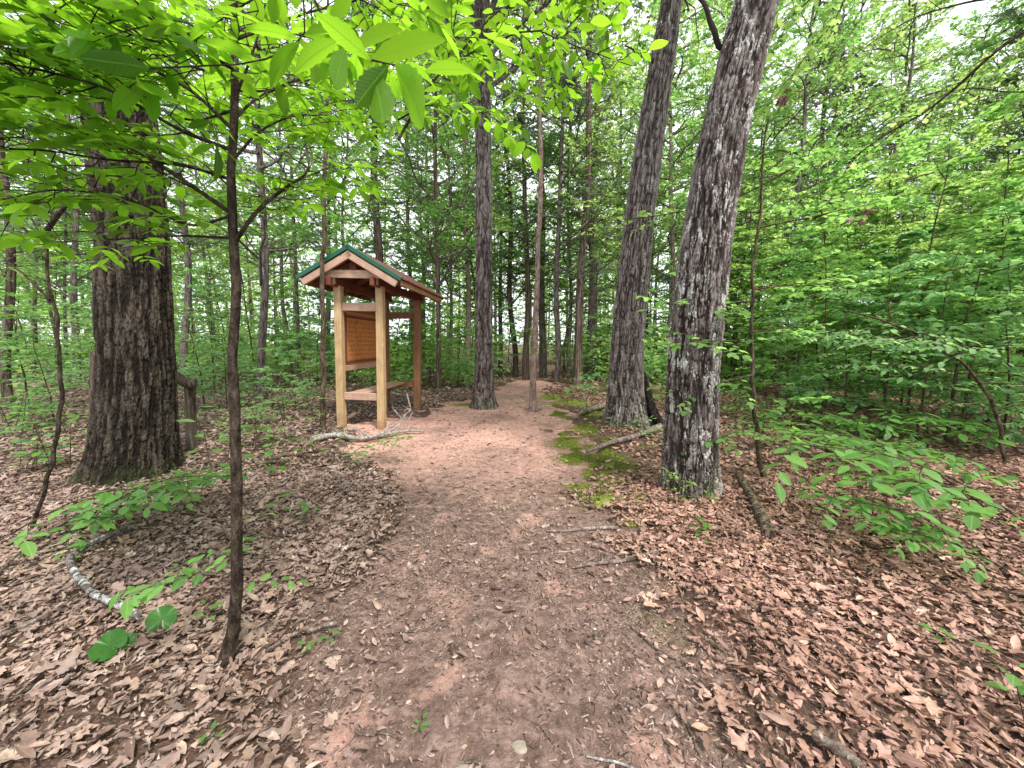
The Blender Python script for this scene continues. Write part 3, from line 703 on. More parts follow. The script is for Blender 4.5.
# upright curved prong of the bleached branch
mb = MB(); pb = gp(388, 434, .04); tube(mb, smoothline([pb, P(398, 425, 6.25), P(403, 417, 6.3), P(410, 410, 6.3), P(409, 402, 6.3), P(407, 394, 6.3)], 20)-pb, np.linspace(.02, .012, 20), 7)
tube(mb, np.array([P(402, 419, 6.3), P(397, 413, 6.35), P(392, 407, 6.4)])-pb, [.009, .006, .003], 5)
o = mb.obj('fallen_branch', M['dead_white']); o.location = pb; tag(o, 'pale curved prong standing up from the bleached branch by the kiosk', 'fallen branch')
stick('fallen_stick', 'pale worn stick lying on the path right of centre, the nearer of two', [(572, 563), (600, 559), (628, 555), (657, 552)], .008, .022, M['dead_pale'], dz=.018, side=[(.4, (.03, .10, .02), .5), (.45, (-.01, -.07, .02), .5)], seed=3)
stick('fallen_stick', 'slim pale stick lying on the path just beyond the worn stick', [(546, 528), (575, 525), (600, 524), (618, 524)], .010, .018, M['dead_pale'], dz=.016, seed=4)
stick('fallen_log', 'short barked log lying left of the foot of the grey leaning tree', [(579, 416), (592, 413), (609, 409)], .055, .06, M['dead_pale'], 'log', .09, seed=5)
stick('fallen_log', 'long thin log lying from the moss to the lichen-dotted tree', [(587, 452), (610, 446), (635, 441), (660, 434)], .03, .05, M['dead_pale'], 'log', .07, [(.35, (.02, -.12, .02), .4)], 6)
stick('fallen_log', 'dark short piece of wood on the leaves above the bright moss', [(588, 478), (600, 477), (618, 475)], .02, .024, M['dead_rot'], 'log', .02, seed=7)
stick('rotten_log', 'rotten peeling log lying right of the lichen-dotted tree', [(738, 480), (748, 497), (758, 516), (770, 540)], .045, .04, M['dead_rot'], 'log', .05, [(.5, (-.12, .06, .02), .4)], 8, ns=14, kn=.3)
stick('fallen_log', 'split wooden branch end lying at the bottom edge right of the path', [(812, 738), (835, 754), (862, 778)], .018, .024, M['dead_pale'], 'log', .03, seed=9, kn=.3)
stick('fallen_stick', 'long dark bent stick on leaves right of the front sapling', [(268, 650), (292, 634), (318, 624), (338, 619)], .007, .010, M['dead_pale'], dz=.035, seed=10)
stick('fallen_stick', 'grey stick lying on leaves at the left edge below the lichened branch', [(-12, 655), (22, 640), (55, 622), (80, 606)], .009, .007, M['dead_pale'], dz=.05, seed=11)
stick('fallen_stick', 'thin dark bent twig in the middle left of the path', [(396, 622), (420, 624), (438, 620), (450, 616)], .006, .008, M['dead_brown'], dz=.006, seed=12)
stick('fallen_stick', 'short stub of stick in the path near the right verge', [(586, 642), (592, 634), (599, 627)], .009, .009, M['dead_brown'], dz=.006, seed=13)
stick('fallen_stick', 'thin twig slanting in the path at lower right of centre', [(688, 716), (694, 732), (700, 746)], .004, .004, M['dead_brown'], dz=.006, seed=14)
stick('fallen_stick', 'long curved twig at the edge of path and leaves on the right', [(632, 622), (650, 640), (670, 652), (690, 660)], .005, .004, M['dead_brown'], dz=.012, seed=15)
stick('fallen_stick', 'pale twig lying at the bottom edge of the path beside the stones', [(586, 748), (610, 757), (640, 768)], .004, .005, M['dead_white'], dz=.006, seed=16)
stick('fallen_stick', 'bent dark stick at bottom centre left of the grey stone', [(468, 752), (484, 762), (505, 770)], .005, .004, M['dead_brown'], dz=.008, seed=17)
stick('fallen_stick', 'thin pale twig lying at lower left of the path', [(352, 726), (376, 726), (402, 734)], .004, .004, M['dead_brown'], dz=.008, seed=18)
stick('fallen_stick', 'dark stick across the leaves left of the path, level with the front sapling foot', [(338, 548), (362, 546), (385, 551), (392, 558)], .010, .008, M['dead_brown'], dz=.012, seed=19)
stick('fallen_stick', 'slender stick along the leaves right of the two big oaks', [(760, 450), (790, 455), (822, 457), (850, 455)], .018, .014, M['dead_brown'], dz=.03, seed=20)
stick('fallen_stick', 'dark stick resting on the leaf litter at far right', [(880, 692), (910, 697), (945, 697)], .006, .008, M['dead_rot'], dz=.025, seed=21)
stick('fallen_stick', 'short brown stick on pink leaves in the middle right', [(875, 612), (888, 618), (902, 622)], .009, .010, M['dead_brown'], dz=.03, seed=22)
stick('fallen_stick', 'long thin dark stick under the broad-leaved plants at left', [(-10, 600), (30, 560), (70, 535), (120, 524)], .006, .010, M['dead_rot'], dz=.06, seed=23)
stick('fallen_stick', 'low grey stick behind the broad-leaved plants at the foot of the huge oak', [(60, 545), (100, 530), (150, 512), (196, 498)], .008, .007, M['dead_lich'], dz=.05, seed=24)
stick('fallen_stick', 'thin surface root crossing the path centre', [(500, 541), (530, 543), (560, 545), (580, 541)], .004, .006, M['dead_white'], 'root', dz=-.001, seed=25)

# weathered fence posts by the huge oak
def wpost(label, px0, pyb, w, pyt, Y, lean=0, rail=None):
    b = P(px0, pyb, Y); b[2] = H(b[0], b[1]); t_ = Y/ray(px0, pyb)[1]; r_ = w/2/F*t_/1.35; top = P(px0+lean, pyt, Y)
    root = thing('fence_post', label, 'fence post', b); mb = MB(); n = 26; c = smoothline([b*0-np.array([0, 0, .1]), (top-b)*.5, top-b], n); ns = 40
    th = np.linspace(0, 6.283, ns+1)[:-1]; TH, S = np.meshgrid(th, np.linspace(0, 1, n))
    RR = r_*(1+.18*np.abs(noise(np.cos(TH)*5, np.sin(TH)*5, S*1.5))-.05-.12*S)
    v = c[:, None]+RR[..., None]*np.stack([np.cos(TH), np.sin(TH), 0*TH], -1); v[-1, :, 2] += .05*noise(th*2, 1, 1)
    v = np.vstack([v.reshape(-1, 3), c[-1:]-[0, 0, .03]]); i = np.arange(n-1)[:, None]*ns; j = np.arange(ns)[None]; kk = (j+1) % ns
    mb.add(v, np.stack([i+j, i+kk, i+ns+kk, i+ns+j], -1).reshape(-1, 4), [[(n-1)*ns+x, (n-1)*ns+(x+1) % ns, n*ns] for x in range(ns)]); mb.obj('post', M['post_grey'], root)
    if rail:
        mb = MB(); tube(mb, smoothline([np.array(q)-b for q in rail], 14), np.linspace(.075, .045, 14), 9); mb.obj('rail', M['post_grey'], root)
wpost('weathered grey split post with a broken rail right behind the huge oak', 193, 466, 12, 379, 4.9, -3, [P(196, 384, 4.85), P(186, 383, 4.8), P(170, 372, 4.7), P(150, 360, 4.6)])
wpost('pale pinkish post half hidden behind the left side of the huge oak', 93, 440, 9, 352, 5.4, 2)

# ================================================================== TREE KINDS (prototypes share their meshes with copies)
def trunk_mesh(H_, r0, seed, ns=14, bend=.12, flare=.35):
    n = 46; t = np.linspace(0, 1, n)**1.2; z = t*H_
    c = np.stack([bend*noise(z*.28, seed, 0)*np.clip(z, 0, 1.5), bend*noise(z*.28, seed+40, 0)*np.clip(z, 0, 1.5), z-.1], -1)
    r_ = r0*(1-.72*t)*(1+flare*np.exp(-z/.18))*(1+.05*noise(z*2, seed, 3)); mb = MB(); tube(mb, c, r_, ns); return mb
def broad_tree(seed, H_=14, z0=3.2, nl=30, llen=2.7, leaf=(9, .13, .8), lv=[(7, .45, 50), (4, .5, 45)], up=.05):
    p = Plant(seed); r = p.r
    for i in range(nl):
        z = z0+(H_-z0)*(i+r.random())/nl; a = i*2.4+r.normal()*.4; L = llen*(1.1-.6*(z-z0)/(H_-z0))*(.7+.6*r.random())
        p.branch((0, 0, z), (math.cos(a), math.sin(a), .15+.5*r.random()), L, .035, lv, 7, .2, up, leaf)
    return p
def cedar_tree(seed, H_=13, z0=1.6, nl=70, live=4.6):
    p = Plant(seed); r = p.r
    for i in range(nl):
        z = z0+(H_-z0)*(i+r.random())/nl; a = r.random()*6.28; L = (1.9-1.2*(z-z0)/(H_-z0))*(.5+.8*r.random())
        if z < live and r.random() < .75: p.branch((0, 0, z), (math.cos(a), math.sin(a), .1*r.normal()+.05), L*.8, .012, [(4, .4, 45)], 5, .3, 0, None, 4)
        else: p.branch((0, 0, z), (math.cos(a), math.sin(a), .3*r.random()+.1), L, .016, [(6, .5, 48), (3, .45, 40)], 6, .25, .03, (11, .085, .8), 4)
    return p
def sapling(seed, H_=4.5, z0=.9, nl=16, llen=1.3, leaf=(10, .11, .45), lv=[(6, .5, 52)], r0=.022, lean=.25, wander=.12):
    p = Plant(seed); r = p.r; n = 24; t = np.linspace(0, 1, n); la = r.random()*6.28
    c = np.stack([lean*H_*.35*t**2*math.cos(la)+.05*noise(t*6, seed, 0)*t, lean*H_*.35*t**2*math.sin(la)+.05*noise(t*6, seed, 5)*t, t*H_-.05], -1)
    st = MB(); tube(st, c, r0*(1-.8*t), 8)
    for i in range(nl):
        z = z0/H_+(1-z0/H_)*(i+r.random())/nl; k_ = min(int(z*(n-1)), n-2); a = i*2.4+r.normal()*.5
        L = llen*(1.15-.75*z)*(.7+.6*r.random()); p.branch(c[k_], (math.cos(a), math.sin(a), .12+.2*r.random()), L, .008, lv, 6, wander, -.015, leaf, 4)
    p.stem = st; return p
def seedling(seed, H_=.28, n=7, size=.09, tilt=.25):
    p = Plant(seed); r = p.r; st = MB(); t = np.linspace(0, 1, 8)[:, None]
    c = t*np.array([.06*r.normal(), .06*r.normal(), H_]); c[:, 2] -= .02; tube(st, c, np.linspace(.003, .0015, 8), 5)
    a = np.arange(n)*2.4+r.random()*6; k_ = np.linspace(.45, 1, n); pos = c[0]+(c[-1]-c[0])*k_[:, None]
    d = unit(np.stack([np.cos(a), np.sin(a), .15+.1*r.normal(size=n)], -1)); q = pos+d*.03
    for i in range(n): tube(st, [pos[i], q[i]], .001, 3, 0, False)
    p.L.append((q, d, unit(np.array([0, 0, 1])+r.normal(size=(n, 3))*tilt), size*(.65+.6*r.random(n)))); p.stem = st; return p
def branchy_ground(seed, L=.8, leafs=(8, .095, .22), nb=5, z=.28):
    """low arching stem with flat layered leaves"""
    p = Plant(seed); r = p.r; st = MB(); t = np.linspace(0, 1, 14); c = np.stack([L*t, .08*np.sin(t*3), z*np.sin(np.clip(t*2.2, 0, 1.5))-.01], -1); tube(st, c, np.linspace(.006, .002, 14), 6)
    for i in range(nb*2):
        k_ = 3+int(10*i/(nb*2)); s_ = 1 if i % 2 else -1; p.branch(c[k_], (.55, s_*.9, .05), L*.42*(.7+.5*r.random()), .003, [], 5, .1, -.01, leafs, 4)
    p.twig_leaves(c[6:], 6, leafs[1], leafs[2]); p.stem = st; return p
PROTO = {}
def proto(key, p, wood, leafmat, tpl, woodname='limb', stemmat=None):
    ch = []
    if getattr(p, 'stem', None) is not None: ch.append(('stem', p.stem.mesh(key+'_stem'), stemmat or wood))
    if p.w.n: ch.append((woodname, p.w.mesh(key+'_limb'), wood))
    if p.L:
        mb = MB(); q = np.concatenate([l[0] for l in p.L]); d = np.concatenate([l[1] for l in p.L]); n = np.concatenate([l[2] for l in p.L]); z = np.concatenate([l[3] for l in p.L])
        tp = tpl if isinstance(tpl, list) else [tpl]; k_ = p.r.integers(0, len(tp), len(q))
        for i, t_ in enumerate(tp): add_leaves(mb, q[k_ == i], d[k_ == i], n[k_ == i], z[k_ == i], t_)
        ch.append(('crown' if woodname == 'limb' else 'foliage', mb.mesh(key+'_leaves'), leafmat))
    for nme, me, mt in ch: me.materials.append(mt)
    PROTO[key] = ch
def put(key, name, label, cat, loc, rz=0, sc=1.0, lean=(0, 0), group=None, trunk=None):
    root = thing(name, label, cat, loc, rz, group); root.rotation_euler = (lean[0], lean[1], rz)
    if trunk is not None: o = trunk[0].obj('trunk', trunk[1], root)
    for nme, me, mt in PROTO[key]:
        o = bpy.data.objects.new(nme, me); COL.objects.link(o); o.parent = root; o.scale = (sc, sc, sc)
    return root
proto('broadA', broad_tree(11), M['bark_far'], M['leaf_mid'], T_KITE)
proto('broadB', broad_tree(12, 14, 3.8, 28, 3.1), M['bark_far'], M['leaf_bright'], T_KITE)
proto('broadC', broad_tree(13, 13, 2.4, 32, 2.3, (9, .12, .8)), M['bark_far'], M['leaf_mid'], T_KITE)
proto('cedarA', cedar_tree(21), M['bark_cedar'], M['needle'], T_KITE)
proto('cedarB', cedar_tree(22, 12, 1.2, 60, 3.8), M['bark_cedar'], M['needle'], T_KITE)
proto('sapA', sapling(31), M['twig_brown'], M['leaf_mid'], [T_MAPLE, T_MID])
proto('sapB', sapling(32, 3.6, .6, 15, 1.2), M['twig_brown'], M['leaf_cool'], T_MID)
proto('sapC', sapling(33, 5.5, 1.2, 20, 1.5, (10, .11, .5)), M['twig_brown'], M['leaf_bright'], [T_MAPLE, T_MID])
proto('sapD', sapling(34, 2.3, .35, 13, 1.0, (10, .10, .45)), M['twig_brown'], M['leaf_cool'], T_MID)
proto('sapE', sapling(35, 4.8, .8, 24, 1.6, (11, .095, .4), [(8, .5, 50)]), M['twig_brown'], M['leaf_mid'], T_MAPLE)
proto('sapF', sapling(36, 3.8, .35, 24, 1.45, (11, .115, .45), [(8, .5, 50), (2, .45, 45)]), M['twig_brown'], M['leaf_cool'], [T_MAPLE, T_MID])
proto('sapG', sapling(37, 5.0, .9, 23, 1.6, (11, .115, .5), [(8, .5, 50), (2, .45, 45)]), M['twig_brown'], M['leaf_bright'], [T_MAPLE, T_MID])
for i in range(4): proto('seed%d' % i, seedling(41+i, .18+.06*i, 5+i), M['twig_brown'], M['leaf_ground'], T_OV, 'stem')
for i in range(3): proto('low%d' % i, branchy_ground(51+i, .75+.15*i, (6, .085+.01*i, .2), 5, .22+.06*i), M['twig_brown'], M['leaf_ground'], T_OV, 'stem')

# ---- named trunks beyond: (x, y of foot, width px, x at the picture's top, bark, crown key, height scale, label)
TR = [
 (10, 408, 13, -4, 'bark_cedar', 'cedarA', 'dark branchy cedar at the left edge beyond the huge oak'),
 (76, 380, 10, 66, 'bark_far', 'broadA', 'grey trunk seen left of the huge oak, thicker of the pair'),
 (66, 378, 5, 62, 'bark_far', 'cedarB', 'thinner trunk just left of the thicker one of the pair left of the huge oak'),
 (186, 392, 9, 182, 'bark_far', 'cedarB', 'trunk with bare twigs right behind the huge oak'),
 (263, 402, 9, 258, 'bark_far', 'broadC', 'dark trunk standing in leaf litter between the front sapling and the kiosk'),
 (300, 384, 5, 297, 'bark_far', 'cedarB', 'slim dark trunk just left of the kiosk roof'),
 (380, 386, 10, 370, 'bark_cedar', 'cedarA', 'dark trunk rising behind the kiosk roof'),
 (438, 389, 5, 437, 'bark_cedar', 'broadC', 'short-looking slim trunk right behind the far kiosk post'),
 (449, 378, 4, 447, 'bark_far', 'broadA', 'slim trunk second to the right of the kiosk'),
 (466, 379, 6, 463, 'bark_pale', 'broadB', 'pale trunk just left of the straight grey tree'),
 (515, 377, 6, 499, 'bark_cedar', 'broadC', 'left one of a close pair of leaning cedar trunks right of the straight grey tree'),
 (526, 380, 7, 520, 'bark_cedar', 'cedarB', 'right one of a close pair of leaning cedar trunks right of the straight grey tree'),
 (543, 377, 8, 540, 'bark_grey_p', 'broadA', 'dark trunk with lichen at its foot directly behind the clay-stained slim tree'),
 (556, 383, 6, 563, 'bark_far', 'broadB', 'dark straight trunk on the right side of the path beyond the slim tree'),
 (569, 379, 4, 571, 'bark_far', 'broadC', 'thinnest trunk between the dark straight one and the red cedar'),
 (577, 386, 9, 590, 'bark_cedar', 'cedarA', 'reddish cedar trunk with bare side twigs right of the path'),
 (588, 380, 11, 600, 'bark_far', 'broadB', 'thick grey trunk directly right of the reddish cedar'),
 (668, 384, 6, 676, 'bark_pale', 'broadC', 'thin pale trunk seen between the two leaning oaks'),
 (735, 380, 5, 742, 'bark_far', 'broadB', 'dim thin trunk just right of the lichen-dotted tree'),
 (772, 366, 10, 786, 'bark_pale', 'broadA', 'pale pinkish trunk in the green right of the lichen-dotted tree'),
 (812, 376, 9, 832, 'bark_cedar', 'cedarA', 'dark cedar whose bare limbs fan out high in the right half'),
 (850, 378, 8, 868, 'bark_pale', 'cedarB', 'pale trunk right of the fanning cedar'),
 (900, 377, 7, 905, 'bark_far', 'broadB', 'thin trunk rising behind the maple thicket'),
 (925, 372, 9, 940, 'bark_pale', 'broadC', 'pale trunk in the right thicket'),
 (990, 368, 10, 1003, 'bark_pale', 'broadA', 'pale trunk near the right edge'),
 (1022, 390, 13, 1030, 'bark_cedar', 'cedarA', 'dark trunk cut by the right edge'),
 (232, 372, 6, 228, 'bark_far', 'broadB', 'distant thin trunk directly behind the front sapling'),
 (118, 376, 6, 116, 'bark_far', 'broadC', 'distant trunk hidden behind the huge oak'),
 (34, 374, 6, 30, 'bark_far', 'broadB', 'thin trunk second from the left edge'),
 (410, 372, 5, 406, 'bark_far', 'broadB', 'slim far trunk seen between the kiosk posts and roof'),
 (330, 376, 6, 326, 'bark_far', 'broadA', 'distant trunk left of the kiosk posts'),
 (617, 372, 7, 622, 'bark_far', 'broadB', 'distant trunk just left of the grey leaning tree'),
 (500, 370, 5, 497, 'bark_far', 'broadC', 'far thin trunk between the straight grey tree and the cedar pair'),
 (702, 372, 6, 712, 'bark_far', 'broadB', 'far trunk hidden behind the lichen-dotted tree'),
 (648, 369, 5, 655, 'bark_far', 'broadC', 'very thin far trunk right of the grey leaning tree'),
]
M['bark_grey_p'] = M['bark_far']
for i, (px, py, w, xt, bk, key, lab) in enumerate(TR):
    if 'hidden' in lab: continue
    g = G(px, py); d = ray(px, py); t_ = g[1]/d[1]; rad = w/2/F*t_/math.sqrt(1+(d[0]/d[1])**2)
    top = P(xt, 0, g[1]); ln = math.atan2(top[0]-g[0], top[2]-g[2])
    sc = .85+.35*rng.random(); rad = max(rad, .035)
    put(key, 'cedar_tree' if 'cedar' in key else 'tree', lab, 'tree', g, 0, sc, (0.02*rng.normal(), ln), 'trees in the woods behind', (trunk_mesh(13*sc, rad, i*3.7, 14, .10, .3), M[bk]))

for q_ in LATER: top_crown(*q_)
# slim upright stems that stand nearer
rk, ck, _, bk_ = thin_tree('sapling', 'thin mottled sapling stem standing just left of the kiosk posts', [(323, 431, 7), (323, 400, 5.8), (323, 340, 5.2), (323, 280, 5), (324, 220, 4.6), (325, 150, 4), (327, 60, 3), (328, -20, 2)], 6.1, M['twig_brown'], seed=21, wob=.02)
# ---- front sapling with its big-leaved boughs
fs, fc, fr_, fb = thin_tree('sapling', 'slender dark sapling in the left foreground with broad bright leaves overhead',
    [(222, 664, 20), (233, 630, 15), (237, 590, 13.5), (237, 520, 12.5), (236, 440, 12), (233, 360, 11), (236, 300, 10.5), (233, 240, 10), (231, 180, 9), (234, 120, 8.5), (235, 60, 7.5), (234, 0, 7), (233, -60, 6)], 1.6, M['twig'], ns=14, seed=31, wob=.003, n=110)
class Bough(Plant):
    pass
def big_branch(pl, pix, r0, r1, n=14):
    c = smoothline([P(*q) for q in pix], n); tube(pl.w, c, np.linspace(r0, r1, n)*(1+.12*noise(np.arange(n)*1.1, pix[0][0], 1)), 7); return c
def compound(pl, p, d, size, n=5):
    """hickory-like leaf: a stalk, side leaflets in pairs and one at the tip"""
    r = pl.r; d = unit(d); st = np.array(p); L = size*1.5; pts = np.array([st+d*L*t+np.array([0, 0, -.10*L*t*t]) for t in np.linspace(0, 1, 6)])
    tube(pl.w, pts, np.linspace(.0022, .001, 6), 4, 0, False)
    side = unit(np.cross(d, [0, 0, 1.0])); nr = unit(np.array([0, 0, 1.0])+r.normal(size=3)*.28)
    P_, D_, N_, S_ = [pts[-1]], [d+np.array([0, 0, -.15])], [nr], [size*1.1]
    for j in range((n-1)//2):
        q = pts[-1-2*j] if j else pts[-1]-d*.004
        for s_ in (-1, 1):
            P_.append(q); D_.append(unit(d*(.45 if j == 0 else .25)+side*s_*.9+np.array([0, 0, -.12+.1*r.normal()]))); N_.append(unit(nr+side*s_*-.15+r.normal(size=3)*.15)); S_.append(size*(.95-.22*j)*(.85+.3*r.random()))
    pl.L.append((np.array(P_), unit(np.array(D_)), np.array(N_), np.array(S_)))
def bough(pl, pix, r0, nc, size, sub=.30, comp=True, n=14, leafn=6, tw=4):
    c = big_branch(pl, pix, r0, r0*.3, n)
    r = pl.r
    for k_ in range(nc):
        t = .18+.82*(k_+.5)/nc; i = min(int(t*(n-1)), n-2); p = c[i]; tg = unit(c[i+1]-c[i])
        s_ = 1 if k_ % 2 else -1; sd = unit(np.cross(tg, [0, 0, 1.0]))*s_
        dd = unit(tg*.7+sd*.8+np.array([0, 0, .06*r.normal()-.02])); L = sub*(.6+.7*r.random())
        tp = np.array([p+dd*L*q+np.array([0, 0, -.05*L*q*q])+r.normal(size=3)*.006*(q > 0) for q in np.linspace(0, 1, 6)])
        tube(pl.w, tp, np.linspace(r0*.35, .0012, 6), 5, 0, False)
        if comp:
            for q in (2, 4, 5):
                s2 = 1 if q % 2 else -1; e = unit(tp[5]-tp[4]); sdd = unit(np.cross(e, [0, 0, 1.0]))*s2
                compound(pl, tp[q], unit(e*(1 if q == 5 else .5)+sdd*(.1 if q == 5 else .9)+r.normal(size=3)*.12), size*(.75+.45*r.random()), 5)
        else:
            pl.twig_leaves(tp, leafn, size, .3)
    return c
fp = Plant(61)
# boughs sweeping up-left, right and toward the top of the picture
bough(fp, [(230, 212, 1.6), (180, 178, 1.6), (115, 136, 1.56), (58, 96, 1.5), (-10, 52, 1.45)], .010, 14, .105, .28)
bough(fp, [(236, 240, 1.6), (258, 210, 1.62), (285, 188, 1.66), (308, 170, 1.72), (305, 140, 1.8)], .009, 6, .055, .16)
bough(fp, [(232, 238, 1.6), (170, 236, 1.8), (100, 240, 2.0), (20, 246, 2.2)], .006, 9, .085, .28)
bough(fp, [(233, 130, 1.6), (190, 90, 1.55), (130, 60, 1.45), (60, 35, 1.35)], .008, 12, .11, .28)
bough(fp, [(234, 100, 1.6), (250, 60, 1.6), (262, 20, 1.6), (270, -30, 1.6)], .006, 6, .075, .20)
bough(fp, [(233, 160, 1.6), (262, 130, 1.8), (300, 115, 2.0), (335, 120, 2.2)], .006, 10, .09, .30)
bough(fp, [(234, 60, 1.6), (180, 30, 1.6), (110, 5, 1.55), (40, -20, 1.5)], .007, 12, .105, .28)
bough(fp, [(234, 40, 1.6), (300, 15, 1.9), (360, 0, 2.1), (430, -12, 2.3)], .007, 9, .085, .28)
bough(fp, [(235, 20, 1.6), (210, 10, 2.1), (190, 0, 2.5), (170, -10, 2.9)], .007, 8, .09, .34)
bough(fp, [(233, 190, 1.6), (205, 165, 2.1), (180, 150, 2.5), (160, 140, 2.9)], .005, 7, .07, .3)
bough(fp, [(233, 215, 1.6), (190, 225, 1.5), (130, 200, 1.45), (60, 190, 1.4), (0, 200, 1.35)], .006, 10, .08, .22)
bough(fp, [(234, 80, 1.6), (170, 60, 1.8), (90, 40, 1.9), (0, 20, 2.0)], .007, 12, .085, .30)
bough(fp, [(234, 110, 1.6), (190, 120, 1.8), (120, 110, 2.0), (30, 130, 2.1)], .006, 11, .08, .30)
bough(fp, [(234, 30, 1.6), (270, 30, 2.0), (320, 40, 2.4), (380, 60, 2.8), (420, 70, 3.1)], .007, 10, .085, .34)
bough(fp, [(234, 90, 1.6), (270, 90, 1.9), (310, 75, 2.2), (350, 60, 2.5)], .006, 8, .08, .30)
bough(fp, [(232, 150, 1.6), (180, 130, 1.5), (110, 90, 1.4), (40, 70, 1.3), (-20, 60, 1.25)], .008, 12, .095, .26)
bough(fp, [(232, 180, 1.6), (180, 165, 1.55), (110, 160, 1.5), (40, 150, 1.45), (-20, 150, 1.4)], .007, 12, .095, .26)
bough(fp, [(234, 70, 1.6), (200, 50, 1.45), (150, 40, 1.35), (90, 20, 1.3)], .007, 10, .10, .24)
bough(fp, [(234, 120, 1.6), (255, 100, 1.7), (285, 85, 1.85), (320, 90, 2.0)], .006, 9, .095, .26)
bough(fp, [(236, 240, 1.6), (262, 205, 1.7), (300, 180, 1.9), (335, 165, 2.1)], .006, 8, .08, .24)
fp.w.v = [v-fb for v in fp.w.v]; fp.L = [(a-fb, b, c_, d_) for a, b, c_, d_ in fp.L]
fp.w.obj('limb', M['twig'], fs); fp.crown('crown', M['leaf_fg'], [T_FINE, T_FINE2], fs)
# small low sprig of leaves half-way down the front sapling
sp_ = Plant(62); bs = P(237, 575, 1.6)
sp_.branch(bs, (-1, .25, .12), .46, .004, [(4, .5, 50)], 6, .1, -.01, (6, .075, .25)); sp_.branch(bs, (-.7, .9, .1), .40, .003, [(3, .5, 50)], 5, .1, -.01, (6, .07, .25)); sp_.branch(bs-[0, 0, .04], (1, .2, .06), .26, .003, [], 5, .1, -.02, (7, .07, .25))
sp_.branch(P(236, 520, 1.6), (.6, .4, .05), .12, .002, [], 4, .1, -.02, (4, .045, .2))
sp_.w.v = [v-fb for v in sp_.w.v]; sp_.L = [(a-fb, b, c_, d_) for a, b, c_, d_ in sp_.L]
sp_.w.obj('low_twig', M['twig_brown'], fs); sp_.crown('low_foliage', M['leaf_ground'], T_OV, fs)

def big_leaves(pl):
    for (x0, y0, x1, y1, Y0, Y1, tl) in ((370, 60, 318, 10, .98, .92, .5), (369, 62, 440, 28, .98, 1.0, .1), (395, 65, 438, 130, .96, .88, .6), (368, 66, 396, 138, .98, .95, .7), (350, 50, 395, 20, 1.03, 1.1, .2), (402, 67, 445, 75, .96, .9, .3),
                                     (340, 40, 290, 62, 1.05, 1.05, .2), (388, 66, 352, 108, .97, .95, .8), (330, 24, 350, -8, 1.08, 1.05, .2), (410, 70, 418, 118, .96, .98, .7), (346, 48, 330, 92, 1.03, 1.0, .7), (425, 72, 474, 62, .96, .92, .2),
                                     (300, 40, 245, 18, 1.2, 1.15, .3), (300, 42, 262, 78, 1.2, 1.2, .5), (255, 62, 198, 28, 1.2, 1.1, .4), (150, 68, 82, 58, 1.15, 1.1, .8), (300, 44, 330, 70, 1.2, 1.1, .6)):
        a_, b_ = P(x0, y0, Y0), P(x1, y1, Y1); d_ = b_-a_; L = np.linalg.norm(d_); tc = unit(CAM-a_)
        pl.L.append((a_[None], unit(d_)[None], unit(np.array([0, 0, 1.0])*(1-tl)-tc*tl*.8+pl.r.normal(size=3)*.1)[None], np.array([L])))
    for q in (((300, -30, 1.1), (304, 10, 1.18), (300, 42, 1.2), (255, 62, 1.2), (200, 66, 1.17), (150, 68, 1.15)),): tube(pl.w, smoothline([P(*x) for x in q], 10), .0022, 5)
# ---- boughs of unseen trees that reach into the top of the picture; each hangs as one branch
def hanging(name, label, cat, seed, defs, woodm, leafm, tpl, base, extra=None):
    p = Plant(seed)
    for d_ in defs: bough(p, *d_[0], **d_[1])
    if extra: extra(p)
    b = P(*base); root = thing(name, label, cat, b)
    p.w.v = [v-b for v in p.w.v]; p.L = [(a-b, b2_, c_, d_) for a, b2_, c_, d_ in p.L]
    p.w.obj('limb', woodm, root); p.crown('foliage', leafm, tpl, root); return root
hanging('overhanging_bough', 'near bough with very large bright leaves hanging at the top left of centre', 'branch', 63,
  [(([(300, -30, 1.1), (325, 20, 1.08), (350, 50, 1.03), (372, 60, .98), (400, 66, .96), (425, 72, .96)], .004, 0, .165, .05), {}),
   (([(300, -30, 1.1), (340, -10, 1.3), (380, 10, 1.4), (420, 40, 1.5)], .004, 6, .11, .14), {}),
   (([(300, -30, 1.1), (260, -5, 1.25), (220, 20, 1.3), (190, 45, 1.3)], .004, 6, .11, .14), {})],
  M['twig'], M['leaf_fg'], [T_FINE, T_FINE2], (300, -30, 1.2), extra=big_leaves)
hanging('overhanging_bough', 'bough of oval leaves with a bare dark stem hanging in the top centre', 'branch', 64,
  [(([(398, 140, 1.9), (430, 85, 1.9), (446, 70, 1.9), (480, 48, 1.9), (530, 30, 1.85), (560, 40, 1.8), (600, 55, 1.8), (632, 66, 1.8)], .006, 14, .085, .20), dict(comp=False, leafn=7)),
   (([(398, 120, 1.9), (430, 105, 1.85), (480, 112, 1.75), (530, 142, 1.7)], .004, 11, .08, .15), dict(comp=False, leafn=7)),
   (([(446, 70, 1.9), (500, 10, 2.0), (560, -10, 2.0), (600, -25, 2.0)], .005, 12, .085, .25), dict(comp=False, leafn=9)),
   (([(446, 70, 1.9), (420, 30, 2.0), (390, 0, 2.1), (360, -30, 2.2)], .005, 12, .085, .28), dict(comp=False, leafn=9)),
   (([(470, 52, 1.9), (500, 60, 2.0), (540, 75, 2.1), (575, 85, 2.2)], .004, 9, .08, .22), dict(comp=False, leafn=8)),
   (([(446, 70, 1.9), (455, 20, 1.9), (462, -30, 1.9)], .005, 7, .085, .22), dict(comp=False, leafn=8))],
  M['twig'], M['leaf_fg'], [T_OV, T_FINE], (462, -30, 1.9))
